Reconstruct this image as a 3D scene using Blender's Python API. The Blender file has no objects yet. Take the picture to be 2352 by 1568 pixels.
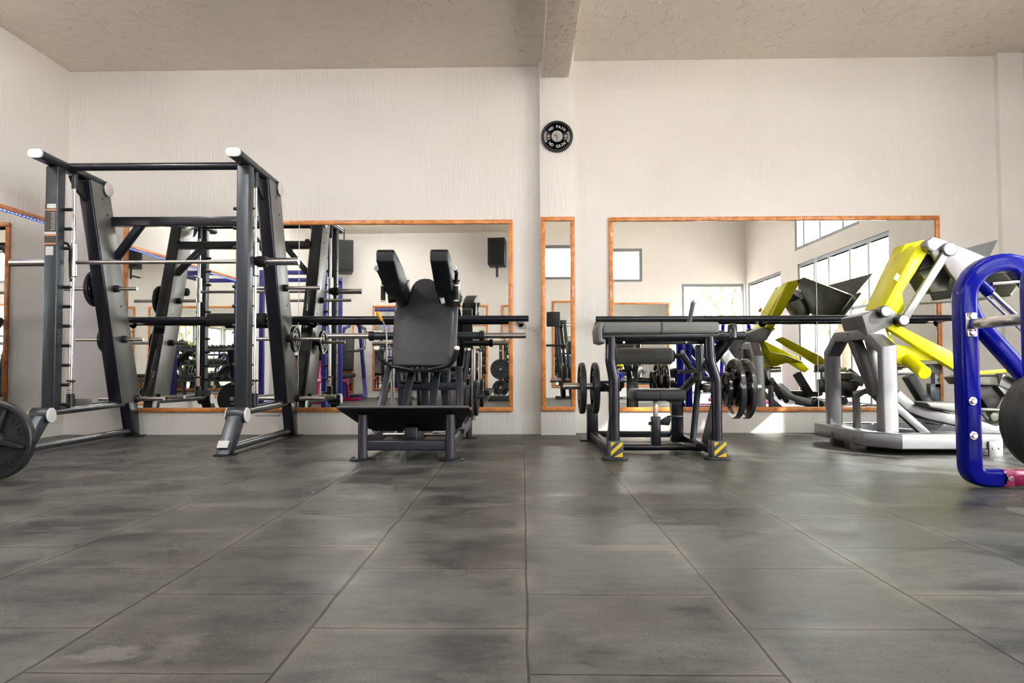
import bpy, bmesh, math, random
from mathutils import Vector, Matrix, Euler
random.seed(7)
R = math.radians
PI = math.pi
S = bpy.context.scene
COL = S.collection

# ------------------------------------------------------------------ camera
cam_d = bpy.data.cameras.new('camera')
cam_d.sensor_fit = 'HORIZONTAL'
cam_d.sensor_width = 36.0
cam_d.lens = 36.0 * 1665.0 / 2352.0
cam_d.clip_start = 0.05
cam_d.clip_end = 200
cam = bpy.data.objects.new('camera', cam_d)
COL.objects.link(cam)
cam.matrix_world = (Matrix.Translation((0, 0, 0.6)) @ Matrix.Rotation(R(0.826), 4, 'Z')
                    @ Matrix.Rotation(R(92.064), 4, 'X') @ Matrix.Rotation(R(-0.15), 4, 'Z'))
S.camera = cam

# ------------------------------------------------------------------ world, sun, portals, exposure
W = bpy.data.worlds.new('world')
S.world = W
W.use_nodes = True
wn = W.node_tree.nodes
wn['Background'].inputs['Color'].default_value = (0.93, 0.96, 1.0, 1)
wn['Background'].inputs['Strength'].default_value = 9.5

sun_d = bpy.data.lights.new('sun', 'SUN')
sun_d.energy = 6.0
sun_d.angle = R(1.2)
sun_d.color = (1.0, 0.95, 0.86)
sun = bpy.data.objects.new('sun', sun_d)
COL.objects.link(sun)
sun.rotation_euler = Vector((-2.5, 2.75, -2.15)).to_track_quat('-Z', 'Y').to_euler()
sun.location = (12, -6, 9)

def portal(x, y0, y1, z0, z1, axis='x'):
    d = bpy.data.lights.new('window_portal', 'AREA')
    d.shape = 'RECTANGLE'
    o = bpy.data.objects.new('window_portal', d)
    COL.objects.link(o)
    if axis == 'x':
        d.size = z1 - z0; d.size_y = y1 - y0
        o.location = (x, (y0 + y1) / 2, (z0 + z1) / 2)
        o.rotation_euler = (0, R(90), 0)
    else:
        d.size = y1 - y0; d.size_y = z1 - z0
        o.location = ((y0 + y1) / 2, x, (z0 + z1) / 2)
        o.rotation_euler = (R(90), 0, 0)      # faces +y: into the room
        o.rotation_euler = Vector((0, 1, 0)).to_track_quat('-Z', 'Z').to_euler()
    d.cycles.is_portal = True
    return o
portal(4.76, 1.20, 4.24, 0.05, 2.31)
portal(4.76, -1.45, 0.42, 0.05, 2.31)
portal(4.76, 1.10, 3.45, 2.55, 3.45)
portal(-1.73, 3.28, 4.55, 0.05, 2.31, 'y')
portal(-1.73, 0.05, 2.47, 2.36, 3.05, 'y')

S.cycles.use_light_tree = False
S.cycles.max_bounces = 8
S.cycles.diffuse_bounces = 4
S.cycles.glossy_bounces = 6
S.cycles.caustics_reflective = False
S.cycles.caustics_refractive = False
S.cycles.sample_clamp_indirect = 8.0
S.cycles.adaptive_threshold = 0.07
S.cycles.adaptive_min_samples = 16
S.view_settings.view_transform = 'Standard'
S.view_settings.look = 'None'
S.view_settings.gamma = 1.0
S.view_settings.use_curve_mapping = False
S.view_settings.exposure = 1.33

# ------------------------------------------------------------------ materials
def new_mat(name):
    m = bpy.data.materials.new(name)
    m.use_nodes = True
    return m, m.node_tree.nodes, m.node_tree.links, m.node_tree.nodes['Principled BSDF']

def pm(name, col, rough=0.5, metal=0.0, coat=0.0, bump=0.0, bscale=60, var=0.0, vscale=6, spec=None, alpha=None):
    m, n, l, b = new_mat(name)
    b.inputs['Base Color'].default_value = (*col, 1)
    b.inputs['Roughness'].default_value = rough
    b.inputs['Metallic'].default_value = metal
    b.inputs['Coat Weight'].default_value = coat
    b.inputs['Coat Roughness'].default_value = 0.08
    if spec is not None: b.inputs['Specular IOR Level'].default_value = spec
    tc = n.new('ShaderNodeTexCoord')
    if var > 0:
        t = n.new('ShaderNodeTexNoise'); t.inputs['Scale'].default_value = vscale; t.inputs['Detail'].default_value = 5
        l.new(tc.outputs['Object'], t.inputs['Vector'])
        r = n.new('ShaderNodeMapRange'); r.inputs[1].default_value = 0.3; r.inputs[2].default_value = 0.7
        r.inputs[3].default_value = 1 - var; r.inputs[4].default_value = 1 + var
        l.new(t.outputs['Fac'], r.inputs[0])
        v = n.new('ShaderNodeVectorMath'); v.operation = 'SCALE'
        v.inputs[0].default_value = col
        l.new(r.outputs[0], v.inputs['Scale']); l.new(v.outputs[0], b.inputs['Base Color'])
    if bump > 0:
        t = n.new('ShaderNodeTexNoise'); t.inputs['Scale'].default_value = bscale; t.inputs['Detail'].default_value = 6
        l.new(tc.outputs['Object'], t.inputs['Vector'])
        bp = n.new('ShaderNodeBump'); bp.inputs['Strength'].default_value = bump; bp.inputs['Distance'].default_value = 0.004
        l.new(t.outputs['Fac'], bp.inputs['Height']); l.new(bp.outputs[0], b.inputs['Normal'])
    return m

M = {}
M['graphite'] = pm('graphite_paint', (0.055, 0.064, 0.075), 0.33, 0.55, var=0.06)
M['navy'] = pm('dark_steel_paint', (0.014, 0.015, 0.024), 0.28, 0.3, coat=0.25, var=0.08)
M['plum'] = pm('grey_violet_paint', (0.052, 0.051, 0.068), 0.36, 0.45, coat=0.1, var=0.06)
M['black'] = pm('black_plastic', (0.010, 0.010, 0.012), 0.42, var=0.1)
M['foam'] = pm('black_foam', (0.012, 0.012, 0.013), 0.8, bump=0.3, bscale=300)
M['iron'] = pm('cast_iron_black', (0.022, 0.023, 0.026), 0.42, 0.1, bump=0.35, bscale=160, var=0.15)
M['gloss_iron'] = pm('gloss_black_iron', (0.012, 0.012, 0.015), 0.22, 0.1, coat=0.5, var=0.1)
M['rubber'] = pm('bumper_rubber', (0.026, 0.027, 0.030), 0.5, bump=0.15, bscale=120, var=0.1)
M['chrome'] = pm('chrome', (0.72, 0.70, 0.70), 0.16, 1.0, var=0.04)
M['steel'] = pm('brushed_steel', (0.50, 0.47, 0.45), 0.30, 1.0, var=0.08, vscale=20)
M['white_cap'] = pm('white_cap_plastic', (0.80, 0.79, 0.77), 0.4, var=0.03)
M['vinyl'] = pm('charcoal_vinyl', (0.030, 0.031, 0.037), 0.45, bump=0.12, bscale=500, var=0.08)
M['vinyl_grey'] = pm('grey_vinyl', (0.16, 0.16, 0.155), 0.5, bump=0.12, bscale=500, var=0.06)
M['vinyl_black'] = pm('black_vinyl', (0.007, 0.007, 0.010), 0.5, bump=0.15, bscale=400, var=0.1)
M['silver'] = pm('silver_paint', (0.215, 0.215, 0.23), 0.33, 0.75, var=0.05)
M['rail_paint'] = pm('light_steel_paint', (0.17, 0.175, 0.185), 0.26, 0.75, var=0.06)
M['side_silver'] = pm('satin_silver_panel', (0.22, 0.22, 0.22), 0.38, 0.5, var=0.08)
M['silver_dark'] = pm('grey_machine_paint', (0.13, 0.13, 0.135), 0.38, 0.4, var=0.05)
M['footplate'] = pm('dark_olive_plate', (0.10, 0.105, 0.085), 0.35, 0.5, var=0.06)
M['yellow'] = pm('yellow_paint', (0.76, 0.73, 0.004), 0.42, spec=0.3, var=0.03)
M['blue'] = pm('blue_gloss_paint', (0.001, 0.004, 0.27), 0.2, 0.0, coat=0.18, spec=0.15, var=0.06)
M['rack_blue'] = pm('rack_blue_paint', (0.03, 0.03, 0.25), 0.35, coat=0.3, var=0.06)
M['magenta'] = pm('magenta_paint', (0.36, 0.008, 0.10), 0.25, 0.1, coat=0.7, var=0.06)
M['orange_tip'] = pm('orange_grip', (0.85, 0.42, 0.03), 0.45)
M['label_white'] = pm('label_white', (0.62, 0.63, 0.63), 0.5)
M['label_dark'] = pm('label_dark', (0.06, 0.055, 0.05), 0.5)
M['label_orange'] = pm('label_orange', (0.75, 0.28, 0.14), 0.5)
M['stripe_yellow'] = pm('stripe_yellow', (0.72, 0.52, 0.04), 0.5)
M['stripe_grey'] = pm('stripe_charcoal', (0.07, 0.07, 0.08), 0.5)
M['alu'] = pm('window_aluminium', (0.22, 0.23, 0.24), 0.4, 0.4)
M['cabinet_wood'] = pm('brown_wood', (0.22, 0.075, 0.02), 0.5, var=0.2, vscale=12)
M['towel_red'] = pm('red_label', (0.7, 0.08, 0.06), 0.6)
M['plastic_grey'] = pm('grey_socket_plastic', (0.5, 0.49, 0.46), 0.5)
M['paving'] = pm('outdoor_paving', (0.45, 0.38, 0.33), 0.8, var=0.15, vscale=2)
M['pinkwall'] = pm('pink_garden_wall', (0.60, 0.36, 0.30), 0.8, var=0.1)
M['bark'] = pm('bark', (0.16, 0.12, 0.08), 0.9, bump=0.4, bscale=20, var=0.2)
M['leaf'] = pm('leaf_green', (0.42, 0.42, 0.22), 0.6, var=0.3, vscale=2)

def wood_mat():
    m, n, l, b = new_mat('varnished_orange_wood')
    tc = n.new('ShaderNodeTexCoord')
    mp = n.new('ShaderNodeMapping'); mp.inputs['Scale'].default_value = (3, 3, 3)
    l.new(tc.outputs['Object'], mp.inputs[0])
    t = n.new('ShaderNodeTexNoise'); t.inputs['Scale'].default_value = 3.0; t.inputs['Detail'].default_value = 8; t.inputs['Distortion'].default_value = 1.5
    l.new(mp.outputs[0], t.inputs['Vector'])
    cr = n.new('ShaderNodeValToRGB')
    cr.color_ramp.elements[0].position = 0.32; cr.color_ramp.elements[0].color = (0.50, 0.15, 0.03, 1)
    cr.color_ramp.elements[1].position = 0.62; cr.color_ramp.elements[1].color = (0.82, 0.32, 0.085, 1)
    l.new(t.outputs['Fac'], cr.inputs[0]); l.new(cr.outputs[0], b.inputs['Base Color'])
    b.inputs['Roughness'].default_value = 0.35; b.inputs['Coat Weight'].default_value = 0.3
    return m
M['wood'] = wood_mat()

def plaster(name, col, kind):
    m, n, l, b = new_mat(name)
    tc = n.new('ShaderNodeTexCoord')
    big = n.new('ShaderNodeTexNoise'); big.inputs['Scale'].default_value = 0.9; big.inputs['Detail'].default_value = 4
    l.new(tc.outputs['Object'], big.inputs['Vector'])
    r = n.new('ShaderNodeMapRange'); r.inputs[1].default_value = 0.3; r.inputs[2].default_value = 0.7
    r.inputs[3].default_value = 0.96; r.inputs[4].default_value = 1.04
    l.new(big.outputs['Fac'], r.inputs[0])
    v = n.new('ShaderNodeVectorMath'); v.operation = 'SCALE'; v.inputs[0].default_value = col
    l.new(r.outputs[0], v.inputs['Scale']); l.new(v.outputs[0], b.inputs['Base Color'])
    b.inputs['Roughness'].default_value = 0.75
    bp = n.new('ShaderNodeBump')
    if kind == 'wall':       # vertical combed plaster
        mp = n.new('ShaderNodeMapping'); mp.inputs['Scale'].default_value = (60, 60, 5)
        l.new(tc.outputs['Object'], mp.inputs[0])
        t = n.new('ShaderNodeTexNoise'); t.inputs['Scale'].default_value = 1.0; t.inputs['Detail'].default_value = 4
        l.new(mp.outputs[0], t.inputs['Vector'])
        mk = n.new('ShaderNodeTexNoise'); mk.inputs['Scale'].default_value = 1.6
        l.new(tc.outputs['Object'], mk.inputs['Vector'])
        mr = n.new('ShaderNodeMapRange'); mr.inputs[1].default_value = 0.4; mr.inputs[2].default_value = 0.62
        l.new(mk.outputs['Fac'], mr.inputs[0])
        mu = n.new('ShaderNodeMath'); mu.operation = 'MULTIPLY'
        l.new(t.outputs['Fac'], mu.inputs[0]); l.new(mr.outputs[0], mu.inputs[1])
        l.new(mu.outputs[0], bp.inputs['Height'])
        bp.inputs['Strength'].default_value = 0.85; bp.inputs['Distance'].default_value = 0.009
    else:                    # knocked-down texture of a ceiling
        t = n.new('ShaderNodeTexNoise'); t.inputs['Scale'].default_value = 11 if kind == 'ceil' else 15
        t.inputs['Detail'].default_value = 3.0; t.inputs['Distortion'].default_value = 0.8
        l.new(tc.outputs['Object'], t.inputs['Vector'])
        mr = n.new('ShaderNodeMapRange'); mr.inputs[1].default_value = 0.56; mr.inputs[2].default_value = 0.68
        l.new(t.outputs['Fac'], mr.inputs[0])
        t2 = n.new('ShaderNodeTexNoise'); t2.inputs['Scale'].default_value = 35; t2.inputs['Detail'].default_value = 4
        l.new(tc.outputs['Object'], t2.inputs['Vector'])
        ad = n.new('ShaderNodeMath'); ad.operation = 'MULTIPLY_ADD'; ad.inputs[1].default_value = 0.35
        l.new(t2.outputs['Fac'], ad.inputs[0]); l.new(mr.outputs[0], ad.inputs[2])
        l.new(ad.outputs[0], bp.inputs['Height'])
        bp.inputs['Strength'].default_value = 0.65; bp.inputs['Distance'].default_value = 0.012 if kind == 'ceil' else 0.030
    l.new(bp.outputs[0], b.inputs['Normal'])
    return m
M['wall'] = plaster('cream_wall_plaster', (0.86, 0.835, 0.80), 'wall')
M['ceil'] = plaster('ceiling_plaster', (0.84, 0.78, 0.69), 'ceil')
M['beamp'] = plaster('beam_plaster', (0.80, 0.73, 0.64), 'beam')

def floor_mat():
    m, n, l, b = new_mat('rubber_tile_floor')
    tc = n.new('ShaderNodeTexCoord')
    sp = n.new('ShaderNodeSeparateXYZ'); l.new(tc.outputs['Object'], sp.inputs[0])
    def math_(op, a, b_=None, c=None):
        q = n.new('ShaderNodeMath'); q.operation = op
        for i, v in enumerate((a, b_, c)):
            if v is None: continue
            if isinstance(v, (int, float)): q.inputs[i].default_value = v
            else: l.new(v, q.inputs[i])
        return q.outputs[0]
    # slight waviness of the seams
    wv = n.new('ShaderNodeTexNoise'); wv.inputs['Scale'].default_value = 3.0; wv.inputs['Detail'].default_value = 1
    l.new(tc.outputs['Object'], wv.inputs['Vector'])
    wob = math_('MULTIPLY', math_('SUBTRACT', wv.outputs['Fac'], 0.5), 0.012)
    x = math_('DIVIDE', math_('ADD', math_('SUBTRACT', sp.outputs['X'], 0.008), wob), 0.5)
    col = math_('FLOOR', x)
    par = math_('FLOORED_MODULO', col, 2.0)
    yo = math_('MULTIPLY_ADD', par, 0.25, math_('ADD', math_('SUBTRACT', sp.outputs['Y'], 0.44), wob))
    y = math_('DIVIDE', yo, 0.5)
    fx = math_('FRACT', x); fy = math_('FRACT', y); row = math_('FLOOR', y)
    ex = math_('MINIMUM', fx, math_('SUBTRACT', 1.0, fx))
    ey = math_('MINIMUM', fy, math_('SUBTRACT', 1.0, fy))
    e = math_('MULTIPLY', math_('MINIMUM', ex, ey), 0.5)     # metres to the nearest seam
    cb = n.new('ShaderNodeCombineXYZ'); l.new(col, cb.inputs[0]); l.new(row, cb.inputs[1])
    wn_ = n.new('ShaderNodeTexWhiteNoise'); wn_.noise_dimensions = '2D'; l.new(cb.outputs[0], wn_.inputs['Vector'])
    # mottling
    n1 = n.new('ShaderNodeTexNoise'); n1.inputs['Scale'].default_value = 3.2; n1.inputs['Detail'].default_value = 6; n1.inputs['Roughness'].default_value = 0.55
    mp = n.new('ShaderNodeMapping'); mp.inputs['Scale'].default_value = (0.8, 1.1, 1)
    l.new(tc.outputs['Object'], mp.inputs[0]); l.new(mp.outputs[0], n1.inputs['Vector'])
    n2 = n.new('ShaderNodeTexNoise'); n2.inputs['Scale'].default_value = 160; n2.inputs['Detail'].default_value = 3
    l.new(tc.outputs['Object'], n2.inputs['Vector'])
    n3 = n.new('ShaderNodeTexNoise'); n3.inputs['Scale'].default_value = 1.6; n3.inputs['Detail'].default_value = 3
    l.new(tc.outputs['Object'], n3.inputs['Vector'])
    cr = n.new('ShaderNodeValToRGB'); E_ = cr.color_ramp.elements
    E_[0].position = 0.40; E_[0].color = (0.028, 0.029, 0.030, 1)
    E_[1].position = 0.60; E_[1].color = (0.105, 0.103, 0.097, 1)
    n4 = n.new('ShaderNodeTexNoise'); n4.inputs['Scale'].default_value = 17; n4.inputs['Detail'].default_value = 9; n4.inputs['Roughness'].default_value = 0.7
    mp4 = n.new('ShaderNodeMapping'); mp4.inputs['Scale'].default_value = (0.55, 1.3, 1)
    l.new(tc.outputs['Object'], mp4.inputs[0]); l.new(mp4.outputs[0], n4.inputs['Vector'])
    mot = math_('ADD', math_('MULTIPLY', n1.outputs['Fac'], 0.62), math_('MULTIPLY', n4.outputs['Fac'], 0.38))
    l.new(mot, cr.inputs[0])
    warm = n.new('ShaderNodeMixRGB'); warm.blend_type = 'MIX'
    wf = n.new('ShaderNodeMapRange'); wf.inputs[1].default_value = 0.48; wf.inputs[2].default_value = 0.66; wf.inputs[4].default_value = 0.45
    l.new(n3.outputs['Fac'], wf.inputs[0]); l.new(wf.outputs[0], warm.inputs[0])
    l.new(cr.outputs[0], warm.inputs[1]); warm.inputs[2].default_value = (0.090, 0.078, 0.067, 1)
    tone = math_('MULTIPLY', math_('ADD', math_('MULTIPLY', wn_.outputs['Value'], 0.26), 0.87),
                 math_('ADD', math_('MULTIPLY', n2.outputs['Fac'], 1.3), 0.35))
    v = n.new('ShaderNodeVectorMath'); v.operation = 'SCALE'
    l.new(warm.outputs[0], v.inputs[0]); l.new(tone, v.inputs['Scale'])
    # pale dust along the seams
    dmask = n.new('ShaderNodeMapRange'); dmask.inputs[1].default_value = 0.05; dmask.inputs[2].default_value = 0.004
    dmask.inputs[3].default_value = 0.0; dmask.inputs[4].default_value = 1.0
    l.new(e, dmask.inputs[0])
    dn = n.new('ShaderNodeTexNoise'); dn.inputs['Scale'].default_value = 2.3; dn.inputs['Detail'].default_value = 4
    l.new(tc.outputs['Object'], dn.inputs['Vector'])
    dr = n.new('ShaderNodeMapRange'); dr.inputs[1].default_value = 0.45; dr.inputs[2].default_value = 0.7; dr.inputs[4].default_value = 0.75
    l.new(dn.outputs['Fac'], dr.inputs[0])
    dm = math_('MULTIPLY', dmask.outputs[0], dr.outputs[0])
    mx = n.new('ShaderNodeMixRGB'); l.new(dm, mx.inputs[0]); l.new(v.outputs[0], mx.inputs[1]); mx.inputs[2].default_value = (0.22, 0.20, 0.175, 1)
    # chalky scuffs at two places on the near mats
    last = mx.outputs[0]
    for (sx, sy, rx_, ry_, k) in ((-0.875, 1.54, 0.075, 0.05, 0.45), (-0.745, 1.58, 0.055, 0.11, 0.22), (-0.95, 1.50, 0.10, 0.03, 0.18)):
        dx = math_('DIVIDE', math_('SUBTRACT', sp.outputs['X'], sx), rx_)
        dy = math_('DIVIDE', math_('SUBTRACT', sp.outputs['Y'], sy), ry_)
        rr = math_('SQRT', math_('ADD', math_('MULTIPLY', dx, dx), math_('MULTIPLY', dy, dy)))
        nn = n.new('ShaderNodeTexNoise'); nn.inputs['Scale'].default_value = 28; nn.inputs['Detail'].default_value = 3
        l.new(tc.outputs['Object'], nn.inputs['Vector'])
        rr = math_('ADD', rr, math_('MULTIPLY', math_('SUBTRACT', nn.outputs['Fac'], 0.5), 1.6))
        q = n.new('ShaderNodeMapRange'); q.inputs[1].default_value = 1.0; q.inputs[2].default_value = 0.6; q.inputs[3].default_value = 0; q.inputs[4].default_value = k
        l.new(rr, q.inputs[0])
        mz = n.new('ShaderNodeMixRGB'); l.new(q.outputs[0], mz.inputs[0]); l.new(last, mz.inputs[1]); mz.inputs[2].default_value = (0.24, 0.235, 0.22, 1)
        last = mz.outputs[0]
    # dark seam line
    sm = n.new('ShaderNodeMapRange'); sm.inputs[1].default_value = 0.002; sm.inputs[2].default_value = 0.0042
    l.new(e, sm.inputs[0])
    sv = n.new('ShaderNodeVectorMath'); sv.operation = 'SCALE'; l.new(last, sv.inputs[0])
    l.new(math_('MULTIPLY_ADD', sm.outputs[0], 0.75, 0.25), sv.inputs['Scale'])
    l.new(sv.outputs[0], b.inputs['Base Color'])
    rr = n.new('ShaderNodeMapRange'); rr.inputs[1].default_value = 0.35; rr.inputs[2].default_value = 0.7
    rr.inputs[3].default_value = 0.36; rr.inputs[4].default_value = 0.54; b.inputs['Specular IOR Level'].default_value = 0.36
    l.new(n1.outputs['Fac'], rr.inputs[0]); l.new(rr.outputs[0], b.inputs['Roughness'])
    hb = math_('ADD', math_('MULTIPLY', sm.outputs[0], 1.0), math_('MULTIPLY', n2.outputs['Fac'], 0.25))
    bp = n.new('ShaderNodeBump'); bp.inputs['Strength'].default_value = 0.5; bp.inputs['Distance'].default_value = 0.003
    l.new(hb, bp.inputs['Height']); l.new(bp.outputs[0], b.inputs['Normal'])
    return m
M['floor'] = floor_mat()

def mirror_mat():
    m, n, l, b = new_mat('mirror_silver')
    b.inputs['Base Color'].default_value = (0.86, 0.87, 0.84, 1)
    b.inputs['Metallic'].default_value = 1.0
    b.inputs['Roughness'].default_value = 0.004
    return m
M['mirror'] = mirror_mat()

def glass_mat():
    m = bpy.data.materials.new('window_glass'); m.use_nodes = True
    n, l = m.node_tree.nodes, m.node_tree.links
    n.clear()
    o = n.new('ShaderNodeOutputMaterial'); t = n.new('ShaderNodeBsdfTransparent'); g = n.new('ShaderNodeBsdfGlossy')
    g.inputs['Roughness'].default_value = 0.01
    t.inputs['Color'].default_value = (0.96, 0.98, 0.97, 1)
    mx = n.new('ShaderNodeMixShader'); mx.inputs[0].default_value = 0.05; l.new(t.outputs[0], mx.inputs[1]); l.new(g.outputs[0], mx.inputs[2])
    l.new(mx.outputs[0], o.inputs[0])
    return m
M['glass'] = glass_mat()

def emis(name, col, s):
    m, n, l, b = new_mat(name)
    b.inputs['Base Color'].default_value = (*col, 1)
    b.inputs['Emission Color'].default_value = (*col, 1)
    b.inputs['Emission Strength'].default_value = s
    return m
M['led'] = emis('blue_led', (0.08, 0.16, 1.0), 2.6)
M['led'].cycles.emission_sampling = 'NONE'
M['tube'] = emis('fluorescent_tube', (1.0, 0.97, 0.94), 38.0)

# ------------------------------------------------------------------ mesh helpers
class MB:
    """collects shapes in world metres; becomes ONE mesh object"""
    def __init__(s): s.b = bmesh.new()
    def _add(s, verts, faces):
        vs = [s.b.verts.new(v) for v in verts]
        for f in faces:
            try: s.b.faces.new([vs[i] for i in f])
            except ValueError: pass
        return s
    def box(s, x0, x1, y0, y1, z0, z1):
        v = [(x, y, z) for x in (x0, x1) for y in (y0, y1) for z in (z0, z1)]
        return s._add(v, [(0, 1, 3, 2), (4, 6, 7, 5), (0, 4, 5, 1), (2, 3, 7, 6), (0, 2, 6, 4), (1, 5, 7, 3)])
    def beam(s, p0, p1, w, h, up=(0, 0, 1), w1=None, h1=None):
        """rectangular bar; w across, h along 'up'"""
        p0, p1 = Vector(p0), Vector(p1); d = (p1 - p0).normalized(); u = Vector(up)
        if abs(d.dot(u.normalized())) > 0.98: u = Vector((0, 1, 0)) if abs(d.y) < 0.9 else Vector((1, 0, 0))
        a = d.cross(u).normalized(); u = a.cross(d).normalized()
        w1 = w if w1 is None else w1; h1 = h if h1 is None else h1
        v = [p + a * sa * ww / 2 + u * su * hh / 2 for p, ww, hh in ((p0, w, h), (p1, w1, h1)) for sa, su in ((-1, -1), (1, -1), (1, 1), (-1, 1))]
        return s._add(v, [(3, 2, 1, 0), (4, 5, 6, 7), (0, 1, 5, 4), (1, 2, 6, 5), (2, 3, 7, 6), (3, 0, 4, 7)])
    def sweep(s, pts, prof, up=(0, 0, 1), close=False, cap=True):
        """sweep a 2D profile [(a,b)] along pts with mitred joints; 'a' is across, 'b' towards up"""
        P = [Vector(p) for p in pts]; n = len(P); rings = []
        U = Vector(up)
        for i in range(n):
            if close: d0 = P[i] - P[i - 1]; d1 = P[(i + 1) % n] - P[i]
            else:
                d0 = P[i] - P[i - 1] if i > 0 else P[1] - P[0]
                d1 = P[i + 1] - P[i] if i < n - 1 else P[-1] - P[-2]
            d0.normalize(); d1.normalize(); t = (d0 + d1).normalized()
            k = 1.0 / max(0.35, math.sqrt(max(0.0, (1 + d0.dot(d1)) / 2)))
            a = t.cross(U)
            if a.length < 1e-3: a = t.cross(Vector((0, 1, 0)) if abs(t.y) < .9 else Vector((1, 0, 0)))
            a.normalize(); b = a.cross(t).normalized()
            bend = (d1 - d0)
            ring = []
            for (pa, pb) in prof:
                o = a * pa + b * pb
                if bend.length > 1e-4:
                    bn = bend.normalized(); o = o + bn * (o.dot(bn)) * (k - 1)
                ring.append(s.b.verts.new(P[i] + o))
            rings.append(ring)
        m = len(prof)
        rng = range(n) if close else range(n - 1)
        for i in rng:
            r0, r1 = rings[i], rings[(i + 1) % n]
            for j in range(m):
                s.b.faces.new((r0[j], r0[(j + 1) % m], r1[(j + 1) % m], r1[j]))
        if cap and not close:
            s.b.faces.new(list(reversed(rings[0]))); s.b.faces.new(rings[-1])
        return s
    def tube(s, pts, r, seg=16, up=(0, 0, 1), close=False, ry=None):
        ry = r if ry is None else ry
        prof = [(r * math.cos(2 * PI * i / seg), ry * math.sin(2 * PI * i / seg)) for i in range(seg)]
        return s.sweep(pts, prof, up, close)
    def lathe(s, c, axis, prof, seg=32):
        """prof: [(along axis, radius)] closed solid from first to last"""
        c = Vector(c); ax = Vector(axis).normalized()
        t = Vector((0, 0, 1)) if abs(ax.z) < .9 else Vector((1, 0, 0))
        a = ax.cross(t).normalized(); b = ax.cross(a).normalized()
        rings = []
        for (h, r) in prof:
            if r < 1e-6: rings.append([s.b.verts.new(c + ax * h)])
            else: rings.append([s.b.verts.new(c + ax * h + (a * math.cos(2 * PI * i / seg) + b * math.sin(2 * PI * i / seg)) * r) for i in range(seg)])
        for r0, r1 in zip(rings, rings[1:]):
            for j in range(seg):
                k = (j + 1) % seg
                if len(r0) == 1 and len(r1) == 1: continue
                if len(r0) == 1: s.b.faces.new((r0[0], r1[k], r1[j]))
                elif len(r1) == 1: s.b.faces.new((r0[j], r0[k], r1[0]))
                else: s.b.faces.new((r0[j], r0[k], r1[k], r1[j]))
        if prof[0] == prof[-1]: pass
        else:
            if len(rings[0]) > 1: s.b.faces.new(list(reversed(rings[0])))
            if len(rings[-1]) > 1: s.b.faces.new(rings[-1])
        return s
    def cyl(s, p0, p1, r, seg=20, r1=None):
        p0, p1 = Vector(p0), Vector(p1); L = (p1 - p0).length
        return s.lathe(p0, p1 - p0, [(0, r), (L, r if r1 is None else r1)], seg)
    def rod(s, p0, p1, r, e=0.004, seg=20):     # cylinder with rounded edge
        p0, p1 = Vector(p0), Vector(p1); L = (p1 - p0).length
        return s.lathe(p0, p1 - p0, [(0, r - e), (e, r), (L - e, r), (L, r - e)], seg)
    def prism(s, pts, d):
        """polygon of 3D points extruded by vector d"""
        d = Vector(d); n = len(pts); P = [Vector(p) for p in pts]
        v = [*P, *[p + d for p in P]]
        return s._add(v, [tuple(range(n - 1, -1, -1)), tuple(range(n, 2 * n))] + [(i, (i + 1) % n, n + (i + 1) % n, n + i) for i in range(n)])
    def build(s, name, mat, parent=None, bevel=0.0, bseg=2, smooth=True, angle=35, sub=0):
        b = s.b
        bmesh.ops.remove_doubles(b, verts=b.verts, dist=1e-6)
        bmesh.ops.recalc_face_normals(b, faces=b.faces)
        if bevel > 0:
            ed = [e for e in b.edges if len(e.link_faces) == 2 and e.calc_face_angle(0) > R(angle)]
            if ed: bmesh.ops.bevel(b, geom=ed, offset=bevel, segments=bseg, profile=0.5, affect='EDGES', clamp_overlap=True)
        for f in b.faces: f.smooth = smooth
        for e in b.edges:
            e.smooth = not (len(e.link_faces) == 2 and e.calc_face_angle(0) > R(angle))
        off = Vector((0, 0, 0)); p = parent
        while p is not None: off += p.location; p = p.parent
        for v in b.verts: v.co -= off
        me = bpy.data.meshes.new(name); b.to_mesh(me); b.free()
        if isinstance(mat, (list, tuple)):
            for q in mat: me.materials.append(q)
        else: me.materials.append(mat)
        o = bpy.data.objects.new(name, me); COL.objects.link(o)
        if parent is not None: o.parent = parent
        return o

def thing(name, label, cat, loc, group=None):
    o = bpy.data.objects.new(name, None); o.empty_display_size = 0.1
    COL.objects.link(o); o.location = loc
    o['label'] = label; o['category'] = cat
    if group: o['group'] = group
    return o
def tag(o, label, cat, group=None, kind=None):
    if label: o['label'] = label
    if cat: o['category'] = cat
    if group: o['group'] = group
    if kind: o['kind'] = kind
    return o
def struct(o): o['kind'] = 'structure'; return o
def recentre(o):
    """put a single-mesh thing's origin at its own base"""
    me = o.data; xs = [v.co for v in me.vertices]
    c = Vector(((min(v.x for v in xs) + max(v.x for v in xs)) / 2, (min(v.y for v in xs) + max(v.y for v in xs)) / 2, min(v.z for v in xs)))
    me.transform(Matrix.Translation(-c)); o.location = c; return o

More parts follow.
